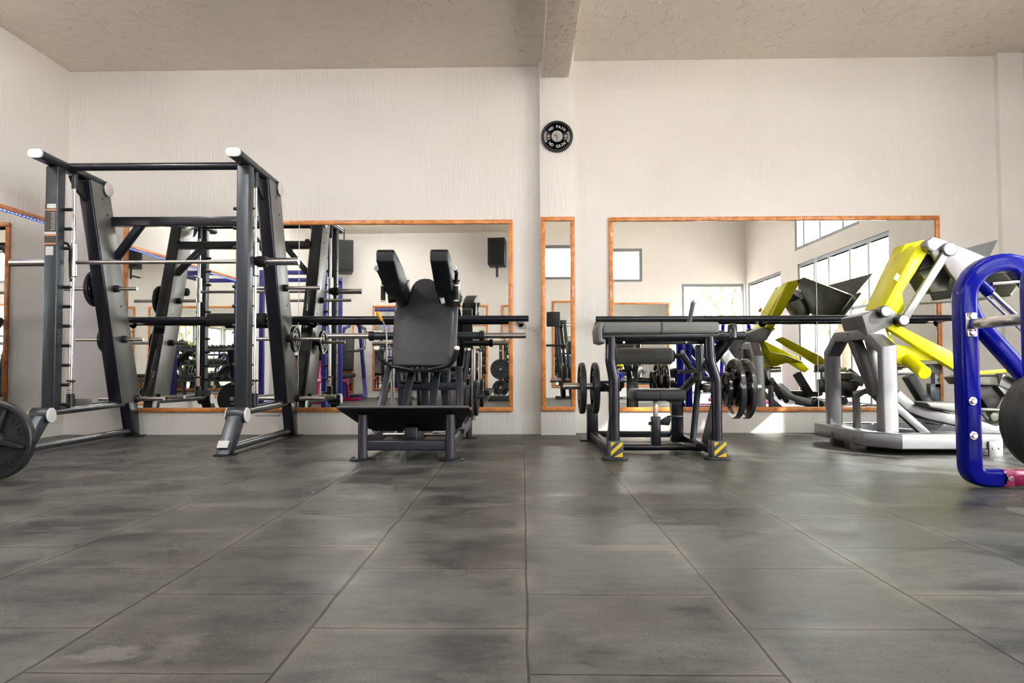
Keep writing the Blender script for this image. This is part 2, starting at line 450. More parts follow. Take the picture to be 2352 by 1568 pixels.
def arc(cx, cz, r, a0, a1, n, y):
    return [(cx + r * math.cos(R(a0 + (a1 - a0) * i / n)), y, cz + r * math.sin(R(a0 + (a1 - a0) * i / n))) for i in range(n + 1)]
def rrect(w, h, r, k=3):
    out = []
    for (sx, sy, a) in ((1, 1, 0), (-1, 1, 90), (-1, -1, 180), (1, -1, 270)):
        for i in range(k + 1):
            t = R(a + 90 * i / k)
            out.append((sx * (w / 2 - r) + r * math.cos(t), sy * (h / 2 - r) + r * math.sin(t)))
    return out
def fillet(pts, r, n=5):
    """round the inner corners of a polyline"""
    P = [Vector(p) for p in pts]; out = [P[0]]
    for i in range(1, len(P) - 1):
        a, b, c = P[i - 1], P[i], P[i + 1]
        d0 = (a - b).normalized(); d1 = (c - b).normalized()
        ang = d0.angle(d1); t = min(r / math.tan(ang / 2), (a - b).length * .49, (c - b).length * .49)
        p0, p1 = b + d0 * t, b + d1 * t
        for k in range(n + 1):
            u = k / n; out.append(p0 * (1 - u) ** 2 + b * 2 * u * (1 - u) + p1 * u ** 2)
    out.append(P[-1]); return out
def text_mesh(parts, size, extr=0.002):
    """parts: [(string, Matrix)] -> MB holding the letters"""
    mb = MB(); dg = bpy.context.evaluated_depsgraph_get()
    for (t, mat) in parts:
        cu = bpy.data.curves.new('t', 'FONT'); cu.body = t; cu.size = size; cu.extrude = extr; cu.align_x = 'CENTER'; cu.resolution_u = 2
        cu.offset = size * 0.02
        o = bpy.data.objects.new('t', cu); COL.objects.link(o); bpy.context.view_layer.update()
        dg = bpy.context.evaluated_depsgraph_get()
        me = bpy.data.meshes.new_from_object(o.evaluated_get(dg))
        me.transform(mat); mb.b.from_mesh(me)
        bpy.data.objects.remove(o); bpy.data.curves.remove(cu); bpy.data.meshes.remove(me)
    return mb

#=====ROOM=====
# metres: x to the right, y away from the camera, z up.  Mirror wall at y 6.55 (left bay) / 6.68 (right bay).
XL, XR, YB = -4.18, 4.60, -1.57
YW1, YP, YW2 = 6.56, 6.45, 6.68

struct(MB().box(XL - .1, XR + .15, YB - .15, 6.9, -0.1, 0.0).build('floor', M['floor'], smooth=False))
# back of the picture: left bay wall, pillar, right bay wall
struct(MB().box(XL - .1, 0.17, YW1, 6.9, 0, 3.6).build('wall_front_left_bay', M['wall'], smooth=False))
struct(MB().box(0.47, 4.375, YW2, 6.9, 0, 3.9).build('wall_front_right_bay', M['wall'], smooth=False))
struct(MB().box(0.160, 0.472, YP, 6.9, 0, 3.9).build('trim_1', M['wall'], bevel=0.006))           # pillar with the clock
struct(MB().box(4.37, 4.75, 6.62, 6.9, 0, 4.0).build('trim_2', M['wall'], bevel=0.004))            # shallow corner pillar
struct(MB().box(XL - .12, XL, YB - .15, 6.9, 0, 3.6).build('wall_left', M['wall'], smooth=False))

# rear wall (only seen in the mirrors) with a tall corner window and a high window
def wall_with_holes(name, axis, pos, thick, a0, a1, z0, z1, holes, mat):
    """wall in plane axis=pos, spanning a0..a1 and z0..z1, cut by rectangular holes (a,b,za,zb)"""
    As = sorted({a0, a1, *[h[0] for h in holes], *[h[1] for h in holes]})
    Zs = sorted({z0, z1, *[h[2] for h in holes], *[h[3] for h in holes]})
    mb = MB()
    for i in range(len(As) - 1):
        j = 0
        while j < len(Zs) - 1:
            ca = (As[i] + As[i + 1]) / 2
            free = lambda q: not any(h[0] < ca < h[1] and h[2] < (Zs[q] + Zs[q + 1]) / 2 < h[3] for h in holes)
            if not free(j): j += 1; continue
            k = j
            while k + 1 < len(Zs) - 1 and free(k + 1): k += 1
            if axis == 'x': mb.box(min(pos, pos + thick), max(pos, pos + thick), As[i], As[i + 1], Zs[j], Zs[k + 1])
            else: mb.box(As[i], As[i + 1], min(pos, pos + thick), max(pos, pos + thick), Zs[j], Zs[k + 1])
            j = k + 1
    return struct(mb.build(name, mat, smooth=False))
H_R = [(1.20, 4.24, 0.05, 2.31), (-1.45, 0.42, 0.05, 2.31), (1.10, 3.45, 2.55, 3.45)]
H_B = [(3.28, 4.55, 0.05, 2.31), (0.05, 2.47, 2.36, 3.05)]
wall_with_holes('wall_right', 'x', XR, 0.15, YB - .15, 6.62, 0, 4.4, H_R, M['wall'])
wall_with_holes('wall_back', 'y', YB, -0.15, XL - .1, XR + .15, 0, 4.4, H_B, M['wall'])

def window(n, axis, pos, a0, a1, z0, z1, mull, rails=()):
    root = bpy.data.objects.new('window_%d' % n, None); COL.objects.link(root); struct(root)
    t = 0.055; d = 0.06
    fr = MB(); gl = MB()
    def bx(m, A0, A1, Z0, Z1, dd):
        if axis == 'x': m.box(pos + .05 - dd / 2, pos + .05 + dd / 2, A0, A1, Z0, Z1)
        else: m.box(A0, A1, pos - .05 - dd / 2, pos - .05 + dd / 2, Z0, Z1)
    root.location = (pos + .05, (a0 + a1) / 2, z0) if axis == 'x' else ((a0 + a1) / 2, pos - .05, z0)
    bx(fr, a0, a1, z1 - t, z1, d); bx(fr, a0, a1, z0, z0 + t, d); bx(fr, a0, a0 + t, z0 + t, z1 - t, d); bx(fr, a1 - t, a1, z0 + t, z1 - t, d)
    for a in mull: bx(fr, a - t / 2, a + t / 2, z0 + t, z1 - t, d)
    for z in rails: bx(fr, a0 + t, a1 - t, z - .02, z + .02, d * .8)
    bx(gl, a0 + t, a1 - t, z0 + t, z1 - t, 0.005)
    fr.build('window_frame', M['alu'], root); gl.build('pane', M['glass'], root, smooth=False)
window(1, 'x', XR, 1.20, 4.24, 0.05, 2.31, (1.85, 2.40, 3.10, 3.65), (1.42,))
window(2, 'x', XR, -1.45, 0.42, 0.05, 2.31, (-0.55,))
window(3, 'x', XR, 1.10, 3.45, 2.55, 3.45, (1.45, 2.1, 2.9))
window(4, 'y', YB, 3.28, 4.55, 0.05, 2.31, ())
window(5, 'y', YB, 0.05, 2.47, 2.36, 3.05, (1.25,))

# ceilings: left bay nearly flat, right bay rising towards the room, beam between
def slab(name, pts, mat, t=0.12):
    struct(MB().prism(pts, (0, 0, t)).build(name, mat, smooth=False))
slab('ceiling_left_bay', [(XL - .1, YB - .15, 3.33), (0.19, YB - .15, 3.36), (0.19, 6.9, 3.36), (XL - .1, 6.9, 3.345)], M['ceil'])
slab('ceiling_right_bay', [(0.40, YB - .15, 3.95), (XR + .15, YB - .15, 4.10), (XR + .15, 6.9, 3.455), (0.40, 6.9, 3.44)], M['ceil'])
struct(MB().box(0.185, 0.425, YB - .15, 6.9, 3.21, 4.2).build('trim_3', M['beamp'], bevel=0.008))    # rough concrete beam

# unseen slab added outside the rear wall to block sun through the high window
struct(MB().box(-6, XR + 1.3, -3.0, YB - .15, 3.12, 3.24).build('sun_block_slab', M['beamp'], smooth=False))

# ------------------------------------------------------------------ mirrors
def mirror(label, x0, x1, z0, z1, y, fw=0.040, dep=0.025, seams=(), axis='y', sgn=-1, group=None, cat='mirror'):
    """framed wall mirror; axis 'y': plane y=const facing -y (sgn -1) or +y (sgn 1); axis 'x': plane x=y, spans along y from x0 to x1, facing +x"""
    loc = ((x0 + x1) / 2, y, z0) if axis == 'y' else (y, (x0 + x1) / 2, z0)
    root = thing('wall_mirror', label, cat, loc, group)
    def bx(m, A0, A1, Z0, Z1, d0, d1):
        lo, hi = sorted((y + sgn * d0, y + sgn * d1))
        if axis == 'y': m.box(A0, A1, lo, hi, Z0, Z1)
        else: m.box(lo, hi, A0, A1, Z0, Z1)
    g = MB(); bx(g, x0 + fw * .4, x1 - fw * .4, z0 + fw * .4, z1 - fw * .4, 0.0, 0.008); g.build('mirror_glass', M['mirror'], root, smooth=False)
    for (A0, A1, Z0, Z1) in ((x0, x1, z1 - fw, z1), (x0, x1, z0, z0 + fw), (x0, x0 + fw, z0 + fw, z1 - fw), (x1 - fw, x1, z0 + fw, z1 - fw)):
        f = MB(); bx(f, A0, A1, Z0, Z1, 0.0, dep); f.build('frame_rail', M['wood'], root, bevel=0.008, bseg=3)
    for a in seams:
        s_ = MB(); bx(s_, a - .0025, a + .0025, z0 + fw, z1 - fw, 0.008, 0.011); s_.build('glass_joint', M['white_cap'], root, smooth=False)
    return root
mirror('large orange wood framed mirror on the wall behind the black rack and squat machine', -3.645, -0.085, 0.205, 1.945, YW1, seams=(-2.035,))
mirror('narrow tall orange framed mirror on the pillar under the clock', 0.167, 0.470, 0.215, 1.945, YP)
mirror('wide orange framed mirror with a vertical joint behind the yellow leg press', 0.80, 3.83, 0.195, 1.985, YW2, seams=(2.70,))
mirror('orange framed mirror on the left side wall edged with small blue lights', 2.0, 6.42, 0.20, 1.92, XL, axis='x', sgn=1)
mirror('orange framed mirror on the rear wall between the two speakers', -3.04, -0.70, 0.15, 1.87, YB, sgn=1)
mirror('small orange framed mirror on the rear wall beside the pillar line', -0.42, 0.35, 0.15, 1.87, YB, sgn=1)
mirror('orange framed mirror on the rear wall under the high window', 0.60, 3.02, 0.20, 1.93, YB, sgn=1)
mirror('slim orange framed mirror in place of a bright doorway on the rear wall near the left corner', -3.86, -3.42, 0.10, 1.62, YB, sgn=1)  # mirror stands in for an open, lit doorway

# string of blue lights round the left side mirror
ls = thing('led_strip', 'string of tiny blue lights along the inside edge of the left wall mirror frame', 'string lights', (XL + .03, 4.2, 0.25))
cw = MB().box(XL + .012, XL + .018, 2.06, 6.375, 1.868, 1.876).box(XL + .012, XL + .018, 6.365, 6.373, 0.26, 1.87); cw.build('wire', M['label_white'], ls)
lb = MB()
for i in range(96): y = 2.08 + i * 0.045; lb.lathe((XL + .02, y, 1.872), (1, 0, 0), [(0, .005), (.006, .005), (.009, 0)], 6)
for i in range(36): z = 0.28 + i * 0.045; lb.lathe((XL + .02, 6.369, z), (1, 0, 0), [(0, .005), (.006, .005), (.009, 0)], 6)
tag(lb.build('bulb', M['led'], ls), None, None, kind='stuff')

# ------------------------------------------------------------------ barres
def barre(label, x0, x1, y, wall, z, posts):
    t = thing('wall_bar', label, 'wall bar', ((x0 + x1) / 2, y, z))
    MB().rod((x0, y, z), (x1, y, z), 0.028, 0.003).build('rail', M['navy'], t)
    for x in posts:
        MB().cyl((x, wall, z - .03), (x, y, z - .012), 0.011, 12).cyl((x, wall, z - .03), (x, wall - .008, z - .03), 0.035, 16).build('bracket', M['steel'], t)
    return t
br = barre('long black wall bar in front of the left mirror with a thick foam sleeve', -3.72, 0.055, 6.36, YW1, 1.03, (-3.55, -1.9, -0.02))
MB().rod((-2.78, 6.36, 1.03), (-2.26, 6.36, 1.03), 0.056, 0.008, 24).build('foam_sleeve', M['foam'], br)
barre('long black wall bar in front of the right mirror behind the yellow leg press', 0.655, 3.84, 6.48, YW2, 1.03, (0.70, 2.2, 3.79))
tag(recentre(MB().box(-0.035, 0.035, YW1 - .008, YW1, 0.955, 1.0).build('wall_socket', M['plastic_grey'], bevel=0.003)), 'small grey wall socket plate just under the right end of the left wall bar', 'socket')

tag(recentre(MB().box(-2.42, -2.20, YW1 - .012, YW1, .172, .200).build('cable_cover', M['white_cap'], bevel=.003)), 'short white plastic strip on the wall just under the left mirror frame', 'cable cover')

# ------------------------------------------------------------------ clock made like a weight plate
ck = thing('wall_clock', 'round black wall clock shaped like a weight plate, reading NO PAIN NO GAIN', 'clock', (0.316, YP, 2.53))
CX, CZ, CR = 0.316, 2.668, 0.142
def ring2d(mb, pts_out, pts_in, y0, y1): pass
body = MB()
seg = 72
def pol(r, a): return (CX + r * math.cos(a), CZ + r * math.sin(a))
# plate = outer rim ring + inner disc + two webs, leaving the two side slots open to the wall
def annulus(mb, r0, r1, a0, a1, ya, yb, n):
    o = [pol(r1, a0 + (a1 - a0) * i / n) for i in range(n + 1)]; q = [pol(r0, a0 + (a1 - a0) * i / n) for i in range(n + 1)]
    for i in range(n):
        mb.prism([(q[i][0], ya, q[i][1]), (o[i][0], ya, o[i][1]), (o[i + 1][0], ya, o[i + 1][1]), (q[i + 1][0], ya, q[i + 1][1])], (0, yb - ya, 0))
body.lathe((CX, YP - .004, CZ), (0, -1, 0), [(0, .118), (0, CR - .004), (.004, CR), (.020, CR), (.026, CR - .004), (.026, .122), (.022, .118), (0, .118)], 72)
annulus(body, .055, .119, R(28), R(152), YP - .005, YP - .018, 24)
annulus(body, .055, .119, R(208), R(332), YP - .005, YP - .018, 24)
body.lathe((CX, YP - .004, CZ), (0, -1, 0), [(0, .0), (0, .096), (.014, .096), (.014, .06), (.022, .055), (.022, 0)], 48)
body.build('clock_plate', M['black'], ck)
MB().lathe((CX, YP - .026, CZ), (0, -1, 0), [(0, 0), (0, .050), (.003, .050), (.003, 0)], 40).build('clock_dial', M['steel'], ck)
hn = MB()
for i in range(12):
    a = R(30 * i); hn.beam((CX + .036 * math.sin(a), YP - .0305, CZ + .036 * math.cos(a)), (CX + .047 * math.sin(a), YP - .0305, CZ + .047 * math.cos(a)), .006, .002, (0, 1, 0))
hn.build('hour_marks', M['label_white'], ck)
MB().beam((CX, YP - .033, CZ), (CX + .002, YP - .033, CZ - .042), .004, .002, (0, 1, 0)).build('minute_hand', M['label_dark'], ck)
MB().beam((CX, YP - .032, CZ), (CX - .026, YP - .032, CZ + .013), .006, .002, (0, 1, 0)).build('hour_hand', M['label_dark'], ck)
def arc_text(s, r, amid, step, top=True, size=.036):
    out = []
    for i, ch in enumerate(s):
        a = amid - (i - (len(s) - 1) / 2) * step if top else amid + (i - (len(s) - 1) / 2) * step
        if ch == ' ': continue
        rot = a - 90 if top else a + 90
        m = Matrix.Translation((CX + r * math.cos(R(a)), YP - .0195, CZ + r * math.sin(R(a)))) @ Matrix.Rotation(R(90), 4, 'X') @ Matrix.Rotation(R(rot), 4, 'Z') @ Matrix.Diagonal((.85, 1, 1, 1)) @ Matrix.Translation((0, -size * .35, 0))
        out.append((ch, m))
    return out
for tx in (arc_text('NO PAIN', .088, 90, 15), arc_text('NO GAIN', .090, 270, 15, False)):
    for wd in (tx[:2], tx[2:]): text_mesh(wd, .040, .001).build('lettering', M['label_white'], ck, smooth=False)
def flat_text(s, x, z, size=.03, y=YP - .0195): return [(s, Matrix.Translation((x, y, z)) @ Matrix.Rotation(R(90), 4, 'X'))]
for sx in (-.076, .076):
    text_mesh(flat_text('45', CX + sx, CZ - .006), .030, .001).build('number', M['label_white'], ck, smooth=False)
    text_mesh(flat_text('LBS', CX + sx, CZ - .024), .015, .001).build('unit_mark', M['label_white'], ck, smooth=False)

# ------------------------------------------------------------------ weight plates
def plate(label, c, axis, r, t, mat, style='holes', group=None, hole=0.026, name='weight_plate', cat='weight plate', seg=40):
    ax = Vector(axis).normalized(); base = Vector(c) - Vector((0, 0, r))
    root = thing(name, label, cat, base, group)
    mb = MB(); h = t / 2
    prof = [(-h * .7, hole), (-h * .7, r * .30), (-h * .35, r * .34), (-h * .35, r * .80), (-h, r * .84), (-h, r * .955), (-h * .6, r),
            (h * .6, r), (h, r * .955), (h, r * .84), (h * .35, r * .80), (h * .35, r * .34), (h * .7, r * .30), (h * .7, hole), (-h * .7, hole)]
    mb.lathe(c, axis, prof, seg)
    mb.build('disc', mat, root, angle=28)
    hub = MB().lathe(c, axis, [(-h * .85, hole - .001), (-h * .85, hole + .014), (h * .85, hole + .014), (h * .85, hole - .001), (-h * .85, hole - .001)], 24)
    hub.build('hub', M['iron'] if mat is not M['iron'] else M['gloss_iron'], root)
    if style == 'spokes':
        a = ax.cross(Vector((0, 0, 1))).normalized(); b = a.cross(ax).normalized()
        sp_ = MB()
        for ang in (65, -18, 150, -115):
            d = a * math.cos(R(ang)) + b * math.sin(R(ang))
            for sg in (-1, 1):
                sp_.beam(Vector(c) + d * r * .28 + ax * h * .45 * sg, Vector(c) + d * r * .80 + ax * h * .42 * sg, .035, h * .5, ax, w1=.018)
        sp_.build('spokes', mat, root, bevel=.003)
    if style == 'grips':
        a = ax.cross(Vector((0, 0, 1))).normalized(); b = a.cross(ax).normalized()
        for k in range(3):
            sp_ = MB(); ang = 90 + 120 * k
            for sg in (-1, 1):
                arc_ = [Vector(c) + (a * math.cos(R(ang + q)) + b * math.sin(R(ang + q))) * r * .58 + ax * h * .5 * sg for q in range(-32, 33, 8)]
                sp_.tube([q - ax * h * .12 * sg for q in arc_], r * .10, 8, ax, ry=h * .5)
            sp_.build('grip_rib', M['gloss_iron'], root)
    return root

# ------------------------------------------------------------------ SMITH MACHINE (left)
def smith():
    t = thing('smith_machine', 'tall black and graphite barbell rack machine with slanted rear legs at the left', 'gym machine', (-2.755, 5.6, 0))
    FC = []
    for X, sd in ((-3.47, -1), (-2.05, 1)):
        inn = -sd                                   # direction to the middle of the machine
        fc = MB().box(X - .050, X + .050, 5.255, 5.345, 0.30, 2.10).build('front_column', M['graphite'], t, bevel=.012, bseg=3)
        FC.append(fc)
        # top beam, oval, with a white cap in front
        tb = MB().sweep([(X, 5.075, 2.135), (X, 5.92, 2.115)], rrect(.105, .062, .028, 5)).build('top_beam', M['graphite'], t)
        MB().sweep([(X, 5.06, 2.135), (X, 5.078, 2.135)], rrect(.108, .065, .030, 5)).build('end_cap', M['white_cap'], tb, bevel=.004)
        # slanted rear leg, wider towards the bottom
        leg = MB(); w = .058
        w = .050; leg.prism([(X - w, 5.63, 2.10), (X - w, 5.90, 2.10), (X - w, 6.46, 0.30), (X - w, 6.13, 0.30)], (2 * w, 0, 0))
        rl = leg.build('rear_leg', M['navy'], t, bevel=.010, bseg=3)
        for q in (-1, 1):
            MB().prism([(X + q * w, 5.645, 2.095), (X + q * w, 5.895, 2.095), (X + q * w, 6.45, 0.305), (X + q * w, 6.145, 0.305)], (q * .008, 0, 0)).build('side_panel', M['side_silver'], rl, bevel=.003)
        lc = MB().cyl((X - .068, 5.87, 2.07), (X + .068, 5.87, 2.07), .058, 32); jb = lc.build('joint_barrel', M['graphite'], t, bevel=.003)
        for s_ in (-1, 1):
            MB().lathe((X + s_ * .067, 5.87, 2.07), (s_, 0, 0), [(0, .0), (0, .058), (.006, .058), (.010, .052), (.010, .006), (.004, 0)], 32).build('end_cap', M['white_cap'], jb)
        # gusset behind the guide rod
        MB().prism([(X - .012, 5.46, 2.08), (X - .012, 5.70, 2.08), (X - .012, 5.74, 1.93), (X - .012, 5.66, 1.93), (X - .012, 5.52, 2.0)], (.024, 0, 0)).build('gusset', M['black'], t, bevel=.003)
        # lower rail and elbow
        MB().sweep([(X, 5.20, 0.285), (X, 6.40, 0.300)], rrect(.062, .06, .028, 4)).build('lower_rail', M['rail_paint'], t)
        eb = MB().cyl((X - .066, 5.20, 0.265), (X + .066, 5.20, 0.265), .056, 32).build('elbow_barrel', M['graphite'], t, bevel=.003)
        for s_ in (-1, 1):
            MB().lathe((X + s_ * .065, 5.20, 0.265), (s_, 0, 0), [(0, 0), (0, .054), (.006, .054), (.010, .049), (.010, .005), (.004, 0)], 32).build('end_cap', M['white_cap'], eb)
        fl = MB().prism([(X - .05, 5.25, .26), (X - .05, 5.135, .27), (X - .05, 4.93, 0.012), (X - .05, 5.03, 0.012)], (.10, 0, 0))
        fl.build('front_leg', M['graphite'], t, bevel=.010, bseg=3)
        MB().lathe((X, 4.98, 0), (0, 0, 1), [(0, .075), (.008, .075), (.012, .06), (.012, 0)], 28).cyl((X + sd * .072, 4.99, .006), (X + sd * .072, 4.99, .016), .010, 8).build('floor_pad', M['black'], t)
        MB().sweep([(X, 4.99, 0.045), (X, 6.40, 0.050)], rrect(.055, .055, .026, 4)).build('foot_rail', M['rail_paint'], t)
        MB().prism([(X - .045, 6.27, .31), (X - .045, 6.42, .31), (X - .045, 6.47, 0.01), (X - .045, 6.36, 0.01)], (.09, 0, 0)).build('rear_foot', M['navy'], t, bevel=.008)
        MB().box(X - .05, X + .085, 6.33, 6.50, 0, .010).build('floor_pad', M['black'], t, bevel=.003)
        # guide rod, sleeve, spring, base block
        rx = X + inn * .035 if sd < 0 else X + .015
        gr = MB().cyl((rx, 5.47, .32), (rx, 5.47, 2.10), .0125, 16).build('guide_rod', M['chrome'], t)
        MB().cyl((rx, 5.47, 1.98), (rx, 5.47, 2.10), .021, 20).build('rod_sleeve', M['graphite'], gr)
        sp_ = MB()
        sp_.tube([(rx + .021 * math.cos(i * .7), 5.47 + .021 * math.sin(i * .7), .41 + i * .0016) for i in range(60)], .003, 6)
        sp_.build('spring', M['steel'], gr)
        MB().rod((rx, 5.47, .31), (rx, 5.47, .41), .030, .004).build('rod_base', M['black'], gr)
        MB().rod((rx, 5.47, .50), (rx, 5.47, .515), .032, .003).build('bumper_ring', M['black'], gr)
        # catch pegs on the inner face
        for k in range(11):
            z = 1.79 - .1455 * k
            if abs(z - 1.39) < .06: continue
            x0 = X + inn * .048
            MB().rod((x0, 5.34, z), (x0 + inn * .055, 5.34, z), .0125, .003, 14).build('catch_peg', M['black'], fc)
            MB().rod((X - inn * .048, 5.34, z), (X - inn * .056, 5.34, z), .008, .002, 10).build('peg_bolt', M['black'], fc)
        # carriage
        cg = MB().rod((rx, 5.47, 1.30), (rx, 5.47, 1.56), .030, .005, 24)
        cs = cg.build('carriage_sleeve', M['steel'], t)
        hk = MB().tube(fillet([(rx + inn * .0, 5.43, 1.41), (rx + inn * .02, 5.40, 1.50), (rx + inn * .03, 5.36, 1.54), (rx - inn * .02, 5.355, 1.545)], .02, 3), .010, 10)
        hk.tube([(rx - inn * .005, 5.44, 1.41), (rx + inn * .01, 5.42, 1.30), (rx + inn * .03, 5.40, 1.26)], .008, 8)
        hk.build('safety_hook', M['black'], cs)
        # weight pegs through the rear leg
        for z, y, La, Lb in ((1.268, 6.00, .31, .20), (.848, 6.13, .28, .19)):
            o = MB()
            o.cyl((X - sd * (.058 + Lb - .01), y, z), (X - sd * .058, y, z), .0155, 16)
            o.cyl((X + sd * .058, y, z), (X + sd * (.058 + La), y, z), .0155, 16)
            pg = o.build('plate_peg', M['steel'], t)
            MB().rod((X - .098, y, z), (X + .098, y, z), .030, .006, 20).build('peg_collar', M['black'], pg)
        pg = MB().cyl((X - .27, 6.36, .335), (X + .31, 6.36, .335), .018, 16).build('plate_peg', M['steel'], t)
        MB().rod((X - .09, 6.36, .335), (X + .09, 6.36, .335), .030, .006, 20).build('peg_collar', M['black'], pg)
        bt = MB()
        for (y, z) in ((5.80, 1.98), (5.88, 1.86), (6.08, 1.52), (6.28, .92), (6.10, 1.13), (6.40, .36)):
            bt.rod((X + .056, y, z), (X + .062, y, z), .009, .002, 10)
        bt.build('bolt_heads', M['black'], rl)
        MB().rod((X + inn * .05, 6.02, 1.86), (X + inn * .09, 6.02, 1.86), .014, .004, 12).build('bolt_knob', M['black'], t)
    MB().box(-3.435, -3.285, 5.485, 5.50, .325, .372).build('stop_bracket', M['side_silver'], t, bevel=.003)
    # cross members
    MB().cyl((-3.42, 5.40, 2.128), (-2.10, 5.40, 2.128), .029, 24).build('top_bar', M['navy'], t)
    MB().box(-3.42, -2.10, 5.93, 6.0, 1.785, 1.86).build('rear_crossbar', M['navy'], t, bevel=.006)
    for sd, x0 in ((1, -3.415), (-1, -2.105)):
        MB().beam((x0, 6.02, 1.53), (x0 + sd * .235, 5.97, 1.80), .055, .06, (0, 1, 0)).build('corner_brace', M['navy'], t, bevel=.005)
    # bar
    ba = MB().cyl((-3.40, 5.47, 1.412), (-2.05, 5.47, 1.412), .0150, 16).build('bar', M['steel'], t)
    for x0, x1 in ((-3.92, -3.56), (-1.985, -1.70)):
        MB().rod((x0, 5.47, 1.412), (x1, 5.47, 1.412), .0290, .004, 24).build('bar_sleeve', M['chrome'], ba)
    for x0, x1 in ((-3.63, -3.55), (-2.045, -1.945)):
        MB().rod((x0, 5.47, 1.412), (x1, 5.47, 1.412), .043, .006, 24).build('bar_collar', M['black'], ba)
    # labels on the left column
    X = -3.47
    lb = MB().box(X - .046, X + .040, 5.2535, 5.256, 1.60, 1.815); lb.build('instruction_label', M['label_dark'], FC[0], smooth=False)
    for z in (1.765, 1.578, 1.515): MB().box(X - .046, X + .040, 5.252, 5.2545, z, z + .010).build('label_stripe', M['label_orange'], FC[0], smooth=False)
    MB().box(X - .046, X + .040, 5.2535, 5.256, 1.515, 1.585).build('instruction_label', M['label_dark'], FC[0], smooth=False)
    o = MB().box(X - .046, X + .040, 5.252, 5.2545, 1.590, 1.607).box(X - .034, X + .022, 5.252, 5.2545, 1.435, 1.500).box(X - .03, X + .036, 5.252, 5.2545, 1.782, 1.815)
    o.build('label_panel', M['label_white'], FC[0], smooth=False)
    o = MB()
    for k in range(9): o.box(X - .0 + (k % 2) * .006, X + .032, 5.2515, 5.2535, 1.625 + k * .015, 1.629 + k * .015)
    o.build('label_lines', M['label_white'], FC[0], smooth=False)
    MB().prism([(-2.092, 4.9485, .055), (-2.018, 4.9485, .055), (-2.018, 4.985, .100), (-2.092, 4.985, .100)], (0, -.004, .003)).build('sticker', M['label_white'], t, smooth=False)
    return t
smith()
G = 'small black plates on the pegs of the black rack machine'
plate('black plate on the upper left peg of the rack, half hidden by its slanted leg', (-3.578, 6.00, 1.268), (1, 0, 0), .150, .030, M['iron'], 'grips', G, .0165)
plate('small black plate on the middle left peg of the rack', (-3.556, 6.13, .848), (1, 0, 0), .112, .028, M['iron'], 'grips', G, .0165)
plate('small glossy plate on the middle right peg of the rack, next to its leg', (-1.930, 6.13, .848), (1, 0, 0), .115, .028, M['gloss_iron'], 'grips', G, .0165)

